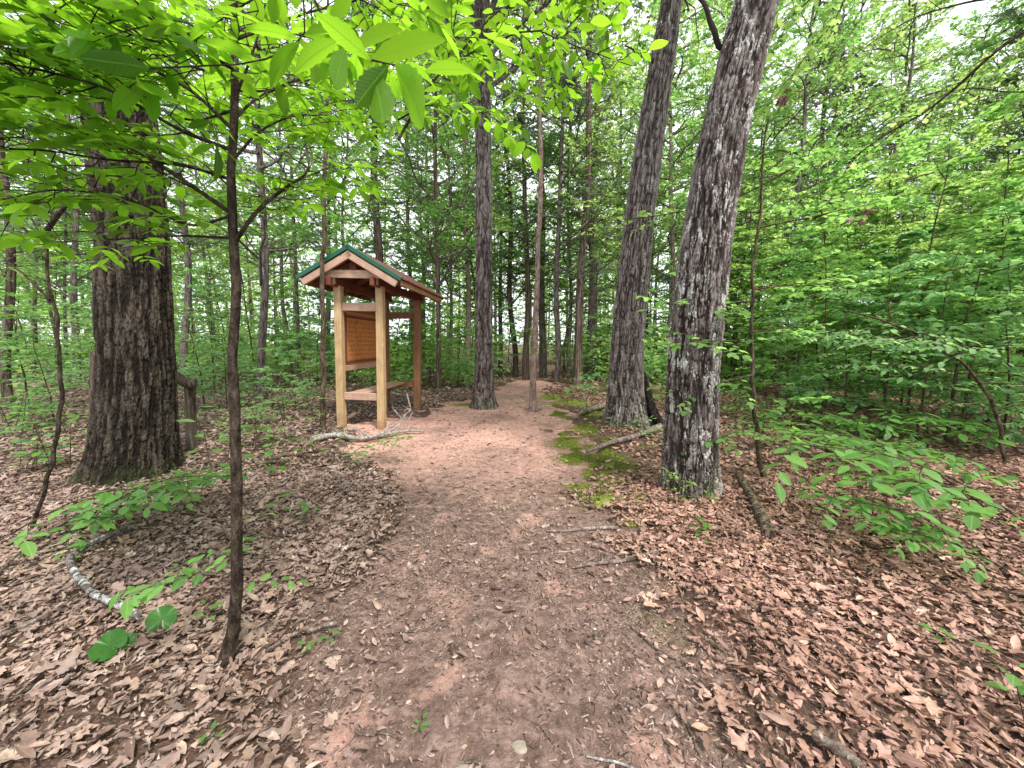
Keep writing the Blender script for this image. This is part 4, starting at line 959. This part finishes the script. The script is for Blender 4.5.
hanging('overhanging_bough', 'small tuft of drooping leaves beside the top of the grey leaning tree', 'branch', 65,
  [(([(640, -40, 2.6), (628, -10, 2.6), (612, 15, 2.6), (606, 40, 2.6)], .004, 6, .11, .15), dict(comp=False, leafn=5))],
  M['twig'], M['leaf_fg'], [T_OV, T_FINE], (640, -40, 2.6))
hanging('overhanging_bough', 'maple boughs right of the top of the lichen-dotted tree', 'branch', 66,
  [(([(860, -60, 4.4), (820, -10, 4.4), (780, 25, 4.4), (750, 50, 4.4)], .012, 10, .10, .6), dict(comp=False, leafn=9)),
   (([(860, -60, 4.4), (840, 10, 4.5), (810, 50, 4.6), (790, 80, 4.6)], .01, 8, .10, .5), dict(comp=False, leafn=9))],
  M['twig'], M['leaf_bright'], T_MAPLE, (860, -60, 4.4))
hanging('overhanging_bough', 'long bare dark limb sweeping in from the upper right corner', 'branch', 67,
  [(([(1060, 8, 4.0), (1000, 48, 4.2), (960, 84, 4.4), (925, 112, 4.6), (885, 135, 4.8), (850, 160, 5.0)], .022, 8, .085, .7), dict(comp=False, leafn=6)),
   (([(1010, -5, 4.6), (960, 4, 4.8), (910, 20, 5.0), (860, 50, 5.2)], .014, 6, .08, .7), dict(comp=False, leafn=7)),
   (([(1070, 90, 4.6), (1010, 92, 4.7), (970, 88, 4.7), (935, 98, 4.7)], .010, 6, .09, .6), dict(comp=False, leafn=8))],
  M['twig'], M['leaf_bright'], T_MAPLE, (1060, 8, 4.0))
hanging('overhanging_bough', 'flat bright spray crossing in front of the grey leaning tree half way up', 'branch', 68,
  [(([(790, 170, 4.6), (740, 196, 4.8), (690, 210, 5.0), (640, 218, 5.1), (590, 222, 5.2)], .010, 10, .085, .45), dict(comp=False, leafn=8))],
  M['twig'], M['leaf_bright'], T_MAPLE, (790, 170, 4.6))
for lab, px, py in (('curled brown dead leaves caught on a limb high in the right thicket', 786, 96), ('clump of dark red-brown dead leaves hanging in the right thicket', 865, 213)):
    b_ = P(px, py, 4.7); mb = MB(); n = 9; add_leaves(mb, rng.normal(size=(n, 3))*.02, unit(rng.normal(size=(n, 3))+[0, 0, -1.2]), randdir(n, 1), .11+.05*rng.random(n), tpls[4], .2+.4*rng.random(n))
    o = mb.obj('dead_leaf_clump', M['litter']); o.location = b_; tag(o, lab, 'dead leaves')
    tube_ = MB(); tube(tube_, [[0, 0, -.01], [.03, .05, .12], [.1, .2, .3]], [.003, .004, .006], 5); tube_.obj('twig', M['twig'], o)
# dark crooked leafless sapling at left with a broken drooping top
lf, lc, _, lb = thin_tree('sapling', 'crooked dark bare sapling left of the huge oak with a broken arching top', [(28, 528, 5.5), (42, 500, 5.5), (52, 460, 5.5), (59, 420, 5.5), (60, 370, 5), (57, 320, 4.5), (50, 280, 4.2), (46, 240, 4), (47, 228, 4)], 2.75, M['twig'], seed=41, wob=.012, n=60)
for pts, a_, b_ in (([(47, 230, 2.75), (58, 215, 2.72), (64, 205, 2.7), (66, 185, 2.7), (66, 165, 2.7)], .016, .009), ([(66, 165, 2.7), (60, 180, 2.7), (54, 205, 2.7), (52, 222, 2.7)], .006, .003),
                    ([(50, 300, 2.75), (30, 280, 2.8), (5, 258, 2.9)], .010, .004), ([(64, 206, 2.7), (90, 212, 2.8), (125, 200, 2.9)], .007, .003), ([(48, 250, 2.75), (20, 225, 2.7), (-5, 205, 2.7)], .008, .004), ([(46, 240, 2.75), (35, 225, 2.8), (20, 195, 2.9)], .006, .003)):
    limb(lf, lb, [P(*q) for q in pts], a_, b_, M['twig'], 'limb', 7, 14, .01)

# ---- nearer saplings on the right, each with flat layers of leaves
def sap(px, py, key, label, rz, sc=1.0, name='sapling', cat='sapling', group=None, lean=(0, 0)):
    return put(key, name, label, cat, G(px, py), rz, sc, lean, group)
def bark_sap(px_rows, Y, label, branches, seed, leafsize=.085, leafm='leaf_mid', tpl=T_MAPLE, name='sapling', twn=8, wood='twig_brown'):
    root, c, ra, b = thin_tree(name, label, px_rows, Y, M[wood], seed=seed, wob=.02)
    p = Plant(seed)
    for (py, dx, dy, L, dz) in branches:
        i = int(np.argmin([abs((ray(0, py)[2]/ray(0, py)[1])*q[1]+1.5-q[2]) for q in c])); p.branch(c[i], (dx, dy, dz), L, .009, [(6, .48, 50)], 7, .12, -.015, (twn, leafsize, .22), 5)
    p.w.v = [v-b for v in p.w.v]; p.L = [(a-b, b2_, c_, d_) for a, b2_, c_, d_ in p.L]
    p.w.obj('limb', M[wood], root); p.crown('crown', M[leafm], tpl, root); return root
bark_sap([(763, 488, 7), (757, 450, 5), (753, 400, 4.5), (751, 340, 4), (752, 280, 3.6), (760, 210, 3), (768, 120, 2)], 3.9, 'thin sapling with layered leaves just right of the lichen-dotted tree',
  [(345, -.8, -.62, 1.25, .05), (375, -.8, -.72, 1.1, .0), (425, -.7, -.8, .9, .0), (300, -.8, -.75, 1.2, .08), (330, .9, .3, .8, .1), (290, 1, -.2, .9, .15), (270, -.5, .8, .8, .1), (230, .8, -.5, .9, .2), (400, .7, -.5, .5, .05), (215, -.7, .3, .7, .2), (180, .9, .2, .8, .2)], 71)
bark_sap([(1010, 512, 5.5), (1006, 470, 5.5), (1000, 430, 5), (985, 390, 4.5), (960, 362, 4), (925, 340, 3.5), (890, 322, 3), (850, 312, 2.2)], 4.1, 'arching sapling bowed over at far right with a canopy of flat leaf layers',
  [(385, .6, -.6, .9, .05), (370, -.8, .5, 1.0, .0), (355, -.7, -.6, 1.0, .1), (350, .7, .6, 1.0, .15), (340, -.6, .9, 1.0, .1), (335, -.9, -.3, .9, .1), (332, -.5, -.8, .8, .0), (331, -1, .1, .8, .05), (410, .9, .2, .8, .15)], 72, .085, 'leaf_cool', T_MID)
for i, a_ in enumerate([
  (820, 428, 'sapE', 'sapling with maple leaves in the thicket right of centre, foremost', .3, .95), (905, 430, 'sapE', 'bushy sapling standing behind the bowed sapling', 2.1, 1.0),
  (960, 440, 'sapB', 'sapling with bluish green leaves under the bowed sapling', 4.0, 1.0), (865, 408, 'sapC', 'tall bright sapling in the middle of the right thicket', 1.2, 1.0),
  (790, 400, 'sapB', 'low leafy sapling behind the thin sapling of the right side', 5.1, 1.1), (1030, 425, 'sapE', 'bushy sapling filling the right edge', 3.3, 1.1),
  (740, 395, 'sapC', 'sapling behind the lichen-dotted tree', 2.8, .9), (930, 402, 'sapA', 'slender sapling deep in the right thicket', .9, 1.1),
  (1010, 398, 'sapC', 'tall sapling behind the right edge bush', 1.9, 1.2), (838, 392, 'sapD', 'low bush at the back of the leaf-strewn hollow on the right', 3.0, 1.4),
  (880, 448, 'sapD', 'low spreading bush in the middle of the right thicket', 1.1, 1.1), (945, 452, 'sapD', 'low spreading bush left of the bowed sapling foot', 4.1, 1.15), (815, 412, 'sapD', 'low spreading bush behind the leaf-strewn hollow', 2.4, 1.1), (1040, 462, 'sapE', 'near bush cut by the right edge', 2.2, .75), (985, 432, 'sapC', 'bright sapling right above the bowed sapling', .4, .95),
  (900, 418, 'sapF', 'dense leafy sapling in the heart of the right thicket', 1.5, 1.0), (965, 425, 'sapG', 'dense bright sapling behind the bowed sapling', 2.7, .9), (1045, 440, 'sapF', 'dense leafy sapling at the right edge', .7, 1.0), (845, 408, 'sapG', 'dense bright sapling at the left end of the right thicket', 3.7, .9),
  (795, 396, 'sapF', 'dense leafy sapling beyond the thin sapling of the right side', 5.7, 1.1), (930, 396, 'sapG', 'dense bright sapling at the back of the right thicket', .4, 1.15), (1085, 410, 'sapG', 'dense bright sapling half outside the right edge', 2.0, 1.1), (725, 390, 'sapG', 'dense bright sapling seen just right of the lichen-dotted tree', 4.4, .95),
  (870, 388, 'sapG', 'tall dense sapling behind the thicket', 5.0, 1.3), (1000, 392, 'sapF', 'dense sapling behind the right edge bushes', 3.0, 1.5),
  (842, 440, 'sapB', 'low spreading sapling at the left front of the right thicket', 2.2, .7), (915, 452, 'sapB', 'low spreading sapling at the front of the right thicket', 5.2, .75), (1000, 458, 'sapB', 'low spreading sapling in front of the bowed sapling foot', .8, .7), (785, 425, 'sapD', 'low bush just beyond the thin sapling of the right side', 3.3, .9),
  (655, 388, 'sapB', 'sapling in the gap between the two leaning oaks', .5, .9), (610, 383, 'sapD', 'low green bush left of the grey leaning tree', 1.7, 1.2),
  (278, 388, 'sapD', 'leafy bush left of the kiosk beyond the dark trunk', 2.2, 1.0), (296, 412, 'sapD', 'low bluish bush in front of the kiosk left side', 4.4, .75),
  (215, 396, 'sapB', 'sapling with flat leaf layers right of the huge oak', .8, 1.0), (205, 410, 'sapD', 'low bush between the huge oak and the front sapling', 3.6, .9),
  (30, 412, 'sapD', 'low leafy bush near the left edge', 5.2, 1.0), (105, 396, 'sapB', 'sapling hugging the left flank of the huge oak', 1.4, 1.0),
  (-10, 425, 'sapA', 'sapling at the very left edge', 2.5, .9), (340, 386, 'sapB', 'sapling directly behind the kiosk', 3.9, 1.0),
  (430, 384, 'sapA', 'sapling at the right rear of the kiosk', 1.0, .9), (458, 386, 'sapD', 'low bush left of the straight grey tree', 0.2, 1.1),
  (502, 380, 'sapD', 'low bush right of the straight grey tree', 2.0, 1.3), (150, 388, 'sapC', 'bright sapling behind the huge oak', 4.6, 1.0),
  (600, 377, 'sapC', 'bright sapling beyond the red cedar', 5.5, 1.0), (690, 382, 'sapC', 'bright sapling behind both leaning oaks', .1, 1.0)]):
    if 'behind both' in a_[3] or 'behind the lichen' in a_[3]: pass
    sap(*a_, group='saplings of the understory', name='bush' if ' bush' in a_[3] else 'sapling', cat='bush' if ' bush' in a_[3] else 'sapling')
more = [(700+330*((i*.618) % 1), 379+14*((i*.37) % 1)**1.5, ('sapC', 'sapA', 'sapE', 'sapC', 'sapB')[i % 5]) for i in range(24)]+[(20+420*((i*.618) % 1), 378+8*((i*.43) % 1), ('sapA', 'sapC', 'sapB', 'sapE')[i % 4]) for i in range(18)]
more += [(x_, 374+2*(i % 3), ('sapC', 'sapA', 'sapB')[i % 3]) for i, x_ in enumerate((448, 470, 492, 508, 575, 592, 615, 640, 665, 680, 560))]
for i, (px, py, key) in enumerate(more):
    put(key, 'sapling', 'leafy sapling far back in the woods, its leaves mingling with others', 'sapling', G(px, py), i*1.9, 1.0+.35*rng.random(), (.05*rng.normal(), .05*rng.normal()), 'leafy saplings mingling in the background')
# more tall leafy crowns that stand behind, filling the wood
bgp = [(880, 386, 'broadB'), (985, 388, 'broadC'), (780, 388, 'broadA'), (1050, 392, 'broadB'), (940, 380, 'broadA'), (830, 376, 'broadC'), (-30, 378, 'broadB'), (150, 374, 'broadA'), (210, 371, 'broadC'), (290, 373, 'broadB'), (350, 374, 'broadA'), (425, 371, 'broadB'), (475, 373, 'broadC'), (640, 376, 'broadB'), (690, 371, 'broadA'), (750, 374, 'broadB'), (880, 371, 'broadA'), (960, 374, 'broadB'), (1060, 382, 'broadC'), (1080, 372, 'broadA'), (-80, 384, 'broadC'), (790, 378, 'broadB'), (60, 371, 'broadA'), (565, 371, 'broadB'), (720, 385, 'broadC')]
for i, (px, py, key) in enumerate(bgp):
    g = G(px, py); sc = .9+.35*rng.random()
    put(key, 'tree', 'slim leafy tree deep in the woods, its crown merging with its neighbours', 'tree', g, rng.random()*6.28, sc, (.03*rng.normal(), .03*rng.normal()), 'leafy trees merging in the background', (trunk_mesh(13*sc, .06+.05*rng.random(), 100+i, 10, .15, .3), M['bark_far']))

# ---- low plants on the forest floor
def low(px, py, key, lab, rz, sc, grp='seedlings in the leaf litter', name='seedling', cat='seedling'):
    q = G(px, py); put(key, name, lab, cat, q, rz, sc, (0, 0), grp)
for a_ in [(-14, 560, 'low1', 'broad-leaved low plant at the left edge under the huge oak', .3, 1.15), (62, 545, 'low2', 'broad-leaved plant spreading in front of the huge oak foot', .2, 1.1), (30, 555, 'low0', 'low plant between the two broad-leaved ones at left', .5, 1.1), (120, 520, 'low1', 'low plant at the right foot of the huge oak', .1, .8),
           (1010, 545, 'low2', 'low leafy spray at the right edge', 2.8, 1.35), (960, 530, 'low1', 'low leafy spray second from the right edge', 3.3, 1.25), (925, 500, 'low2', 'low leafy spray in the middle of the right-hand row', 2.9, 1.2), (985, 500, 'low0', 'low leafy spray behind the right-hand row', 2.6, 1.1),
           (880, 475, 'low1', 'low leafy spray leftmost of the right-hand row', 3.0, 1.0), (1035, 520, 'low1', 'low leafy spray cut by the right edge', 2.5, 1.1), (895, 540, 'low0', 'small leafy spray in front of the right-hand row', 3.4, .6), (845, 450, 'low2', 'low leafy spray behind the leaf-strewn hollow', 3.2, 1.0), (940, 470, 'low0', 'leafy spray under the bowed sapling', 2.2, 1.2), (1000, 470, 'low2', 'leafy spray beside the foot of the bowed sapling', 2.7, 1.1)]:
    low(*((a_[0]+(35 if a_[0] > 500 else -12),)+a_[1:5]+(a_[5]*(1.25 if a_[0] > 500 else 1.1),)), grp='low leafy plants', name='low_plant', cat='plant')
for a_ in [(255, 455, 'seed2', 'seedling cluster behind the front sapling stem', 0, 1.5), (270, 470, 'seed3', 'seedling right of the front sapling at mid height', 1, 1.3), (305, 462, 'seed2', 'seedling midway between front sapling and kiosk', 2, 1.3), (352, 458, 'seed3', 'seedling beside the bleached branch', 3, 1.2), (360, 470, 'seed1', 'second seedling beside the bleached branch', 4, 1.2),
           (285, 520, 'seed1', 'bluish seedling in litter right of the front sapling', 5, 1.0), (318, 520, 'seed0', 'tiny seedling on litter near the path left edge', 1, 1.0), (590, 430, 'seed3', 'feathery plant at the foot of the grey leaning tree', 2, 1.4), (604, 433, 'seed2', 'second plant at the foot of the grey leaning tree', .5, 1.4),
           (800, 500, 'seed1', 'seedling on bare litter right of the rotten log', 1.5, .9), (828, 515, 'seed0', 'tiny seedling on litter left of the right-hand row', 2.5, 1.0), (817, 480, 'seed2', 'seedling behind the rotten log', 3.5, .9), (700, 545, 'seed0', 'tiny seedling in front of the lichen-dotted tree', 4.5, .7), (712, 535, 'seed0', 'tiny plant at the right foot of the lichen-dotted tree', .2, .8),
           (255, 548, 'seed0', 'tiny seedling hidden near the front sapling twigs', 1.2, .9), (20, 470, 'seed3', 'seedling far left behind the crooked sapling', 1.9, 1.4), (45, 455, 'seed2', 'seedling beyond the crooked sapling', 2.9, 1.6), (70, 440, 'seed3', 'seedling left of the huge oak', 3.9, 1.5), (15, 440, 'seed3', 'seedling near the left edge in dappled litter', 4.9, 1.7), (35, 480, 'seed2', 'seedling just left of the crooked sapling foot', 5.9, 1.5),
           (220, 742, 'seed0', 'tiny green seedling at the bottom left', .4, .35), (312, 640, 'seed0', 'tiny sprout at the left edge of the path', 1.4, .4), (328, 630, 'seed0', 'tiny sprout beside the long dark bent stick', 2.4, .4), (416, 720, 'seed0', 'tiny sprout in the path at the bottom left', 3.4, .3), (215, 625, 'seed1', 'small bluish sprout left of the front sapling foot', 4.4, .55), (75, 570, 'seed1', 'seedling behind the lichened branch', 5.4, .7),
           (935, 640, 'seed0', 'tiny plant on pink leaves at the right', .9, .5), (1030, 740, 'seed3', 'bright plant cut by the bottom right corner', 1.9, .8), (1035, 610, 'seed2', 'plant at the right edge', 2.9, .7), (650, 460, 'seed1', 'sprout on litter left of the lichen-dotted tree', 3.9, .9), (668, 482, 'seed0', 'sprout at the left foot of the lichen-dotted tree', 4.9, 1.0), (610, 388, 'seed3', 'plant beyond the grey leaning tree', 5.9, 2.5), (640, 392, 'seed3', 'plant behind the blackened snag', .6, 2.2)]:
    low(*a_)
for a_ in [(985, 560, 'low1', 'large low leafy spray at the near end of the right-hand row', 2.9, 1.15), (1020, 585, 'low0', 'low leafy spray at the right edge, nearest of all', 2.7, .9), (860, 470, 'low1', 'low leafy spray between the rotten log and the right-hand row', 2.4, 1.2), (930, 455, 'low0', 'low leafy spray in shade at the back of the right-hand row', 3.0, 1.5), (1015, 455, 'low1', 'low leafy spray in shade at the right edge behind the bowed sapling', 3.1, 1.5), (800, 445, 'low2', 'low leafy spray beyond the rotten log', 2.0, 1.0)]:
    low(*a_, grp='low leafy plants', name='low_plant', cat='plant')
more = [(8+i*23.7 % 175, 405+(i*37) % 75) for i in range(16)]+[(250+(i*31) % 90, 400+(i*17) % 75) for i in range(12)]+[(640+(i*29) % 60, 396+(i*19) % 30) for i in range(8)]+[(730+(i*41) % 290, 412+(i*23) % 60) for i in range(18)]
for i, (px, py) in enumerate(more):
    if 75 < px < 192 and 380 < py: px = px-72 if px < 134 else px+62
    low(px, py, 'seed%d' % (i % 4), 'small green seedling among many on the shaded leaf litter well back from the viewer', i*1.3, 1.3+.9*rng.random(), grp='small seedlings farther back')
for a_ in [(205, 432, 'low0', 'leafy low plant between the weathered post and the front sapling', .4, 1.0), (262, 440, 'low1', 'leafy low plant beyond the front sapling toward the kiosk', 5.0, 1.0), (338, 462, 'low2', 'leafy low plant between the bleached branch and the path edge', .3, .8), (285, 425, 'sapD', 'small bluish shrub just left of the kiosk stem', 2.9, .5), (22, 440, 'low2', 'leafy low plant near the left edge beyond the crooked sapling', .7, 1.2), (228, 415, 'sapD', 'small shrub directly behind the front sapling stem', 1.9, .7), (55, 425, 'sapD', 'small shrub just left of the huge oak foot', 4.0, .7)]:
    low(*a_, grp='low leafy plants', name='low_plant', cat='plant')
# leafy sprig growing in front of the lichen-dotted trunk, low down
p = Plant(81); b_ = G(668, 505); st_ = MB()
p.branch(b_, (-.2, -.4, 1.0), .30, .004, [(4, .7, 60)], 6, .15, 0, (5, .05, .3)); p.branch(b_+[0, 0, .25], (.9, -.5, .15), .38, .003, [(2, .4, 50)], 6, .15, -.02, (6, .055, .25)); p.branch(b_+[0, 0, .28], (-.6, -.5, .35), .22, .003, [(2, .4, 50)], 5, .15, 0, (5, .05, .25))
root = thing('sprout', 'bright-leaved sprig growing against the front of the lichen-dotted trunk', 'plant', b_); p.w.v = [v-b_ for v in p.w.v]; p.L = [(a-b_, x1, x2, x3) for a, x1, x2, x3 in p.L]
p.w.obj('stem', M['twig_brown'], root); p.crown('foliage', M['leaf_bright'], T_OV, root)
# broad round leaves lying by the lichened branch
def round_leaf(label, px, py, size, yaw, tiltx, tilty, dz, fold=0.0):
    c = gp(px, py, dz); n = 18; a = np.linspace(0, 1, n); t = np.linspace(0, 2*math.pi, 73)[:-1]; A, T = np.meshgrid(a, t, indexing='ij')
    rr_ = 1-.42*np.exp(-(np.abs(T-math.pi*1.5)/.32)**2)+.05*np.abs(np.sin(T*4.5))*(A > .5)+.03*np.cos(2*T)
    X = size*A*rr_*np.cos(T); Y = size*A*rr_*np.sin(T)+.0; Z = .10*size*np.sin(T*5+1)*A**2+.06*size*np.abs(np.sin(T*3.5))*A+fold*np.abs(X)
    mb = MB(); m_ = len(t); i = np.arange(n-1)[:, None]*m_; j = np.arange(m_)[None]; kk = (j+1) % m_
    mb.add(np.stack([X, Y, Z], -1) @ rotm('x', tiltx).T @ rotm('y', tilty).T, np.stack([i+j, i+m_+j, i+m_+kk, i+kk], -1), None, np.stack([(X/size) % .3+.03, Y/size+.5, X*0+.3], -1))
    root = thing('big_leaf', label, 'leaf', c, yaw); mb.obj('blade', M['leaf_round'], root); st = MB(); tube(st, [[0, 0, -.0], [.0, -size*.6, -dz*.6], [.01, -size*1.1, -dz*.9]], [.002, .002, .0015], 5); st.obj('stalk', M['twig_brown'], root)
round_leaf('broad round green leaf standing at the right end of the lichened branch', 163, 632, .06, .5, 1.0, .1, .07)
round_leaf('large curled green leaf lying below the lichened branch', 112, 658, .062, 1.2, .6, -.5, .05, .6)
round_leaf('curled green leaf between the two larger ones', 128, 652, .036, .2, .6, .5, .05, .3)

# ---- the far wood and the undergrowth: nobody could count these
def cloud(n, cx, cy, cz, rx, rz_, size, mbx, tpl=T_KITE, flat=.5):
    a = rng.normal(size=(n, 3)); a = a/np.linalg.norm(a, axis=1)[:, None]*rng.random(n)[:, None]**.4
    lay = np.round(a[:, 2]*5)/5+rng.normal(size=n)*.04; a[:, 2] = lay*.8+a[:, 2]*.2
    p = np.stack([cx+a[:, 0]*rx, cy+a[:, 1]*rx, cz+a[:, 2]*rz_], -1)
    g_ = fbm(p[:, 0]*.9, p[:, 1]*.9, p[:, 2]*1.3, 2); p = p[g_ > .0]; n = len(p)
    add_leaves(mbx, p, randdir(n, .3), unit(np.array([0, 0, 1.0])+rng.normal(size=(n, 3))*flat), size*(.6+.7*rng.random(n)), tpl)
fw1, fw2, ft = MB(), MB(), MB()
for i in range(145):
    y = 20+30*(i/145)**.8+rng.random()*2; x = (rng.random()*2-1)*(1.55*y+8); h = 8+7*rng.random(); tgt = fw1 if rng.random() < .6 else fw2
    for k_ in range(6):
        z = 1.0+h*(k_+rng.random()*.8)/5; cloud(380, x+rng.normal()*.9, y+rng.normal()*.9, z, 2.1, 1.5, .30, tgt, T_KITE, 1.2)
    z0 = H(x, y); tube(ft, [[x, y, z0-.1], [x+rng.normal()*.15, y, 6], [x+rng.normal()*.4, y, 14]], [.10+.08*rng.random(), .08, .03], 7)
und, und2 = MB(), MB()
for i in range(420):
    y = 9.5+16*rng.random()**.8; x = (rng.random()*2-1)*(1.45*y+2)
    if path_in(x, y) > .05 or (path_in(x-.9, y) > .3) or (path_in(x+.9, y) > .3): continue
    if -4 < x < -1 and y < 11: continue
    hh = .45+1.2*rng.random()+(y-9.5)*.07
    cloud(int(160*hh+60), x, y, H(x, y)+hh*.55, 1.0, hh*.6, .10+.005*y, und if rng.random() < .6 else und2, T_KITE, .8)
for i in range(420):   # sparse low growth nearer
    y = 5.2+7*rng.random(); s_ = 1 if rng.random() < .62 else -1; l_, r_ = path_edges(y); x = (r_+.9+rng.random()*(1.4*y-1.2)) if s_ > 0 else (l_-.9-rng.random()*(1.2*y))
    if s_ < 0 and -4.2 < x < -1.2: continue
    cloud(int(14+26*rng.random()), x, y, H(x, y)+.10+.12*rng.random(), .28, .10, .075, und2, T_KITE, .3)
dw = thing('distant_woods', None, None); dw['kind'] = 'stuff'
fw1.obj('foliage', M['leaf_bright'], dw); fw2.obj('foliage', M['leaf_mid'], dw); ft.obj('stems', M['bark_far'], dw)
ug = thing('undergrowth', None, None); ug['kind'] = 'stuff'
und.obj('foliage', M['leaf_bright'], ug); und2.obj('foliage', M['leaf_cool'], ug)

# ================================================================== CAMERA, LIGHT, WORLD
cd = bpy.data.cameras.new('camera'); cam = bpy.data.objects.new('camera', cd); COL.objects.link(cam)
cam.location = CAM; cam.rotation_euler = (math.pi/2-PITCH, 0, 0); cd.sensor_width = 36; cd.lens = F/1024*36; cd.clip_start = .03; cd.clip_end = 1500; scn.camera = cam
SUN_EL, SUN_AZ = R(58), R(145)     # azimuth clockwise from +Y
w = bpy.data.worlds.new('World'); scn.world = w; w.use_nodes = True; nt = w.node_tree; k = NT(nt)
for n_ in list(nt.nodes): nt.nodes.remove(n_)
sky = k.n('ShaderNodeTexSky', sky_type='NISHITA'); sky.sun_disc = False; sky.sun_elevation = SUN_EL; sky.sun_rotation = SUN_AZ; sky.dust_density = 4; sky.ozone_density = 1
mixed = k.mix(.85, sky.outputs[0], (12.6, 13.0, 13.6))
bgn = k.n('ShaderNodeBackground'); bgn.inputs[1].default_value = .15; k.l(mixed, bgn.inputs[0]); wo = k.n('ShaderNodeOutputWorld'); k.l(bgn.outputs[0], wo.inputs[0])
sd = bpy.data.lights.new('sun', 'SUN'); so = bpy.data.objects.new('sun', sd); COL.objects.link(so); sd.energy = 5.0; sd.angle = R(9); sd.color = (1, .95, .86)
import mathutils
dv = mathutils.Vector((math.sin(SUN_AZ)*math.cos(SUN_EL), math.cos(SUN_AZ)*math.cos(SUN_EL), math.sin(SUN_EL)))
so.rotation_euler = dv.to_track_quat('Z', 'Y').to_euler()
scn.view_settings.view_transform = 'Standard'; scn.view_settings.look = 'None'; scn.view_settings.exposure = 0; scn.view_settings.gamma = 1
scn.render.engine = 'CYCLES'; cy = scn.cycles; cy.max_bounces = 6; cy.diffuse_bounces = 3; cy.glossy_bounces = 2; cy.transmission_bounces = 4; cy.transparent_max_bounces = 4
cy.use_denoising = True; cy.sample_clamp_indirect = 4; cy.use_adaptive_sampling = True; cy.adaptive_threshold = .02; cy.caustics_reflective = False; cy.caustics_refractive = False
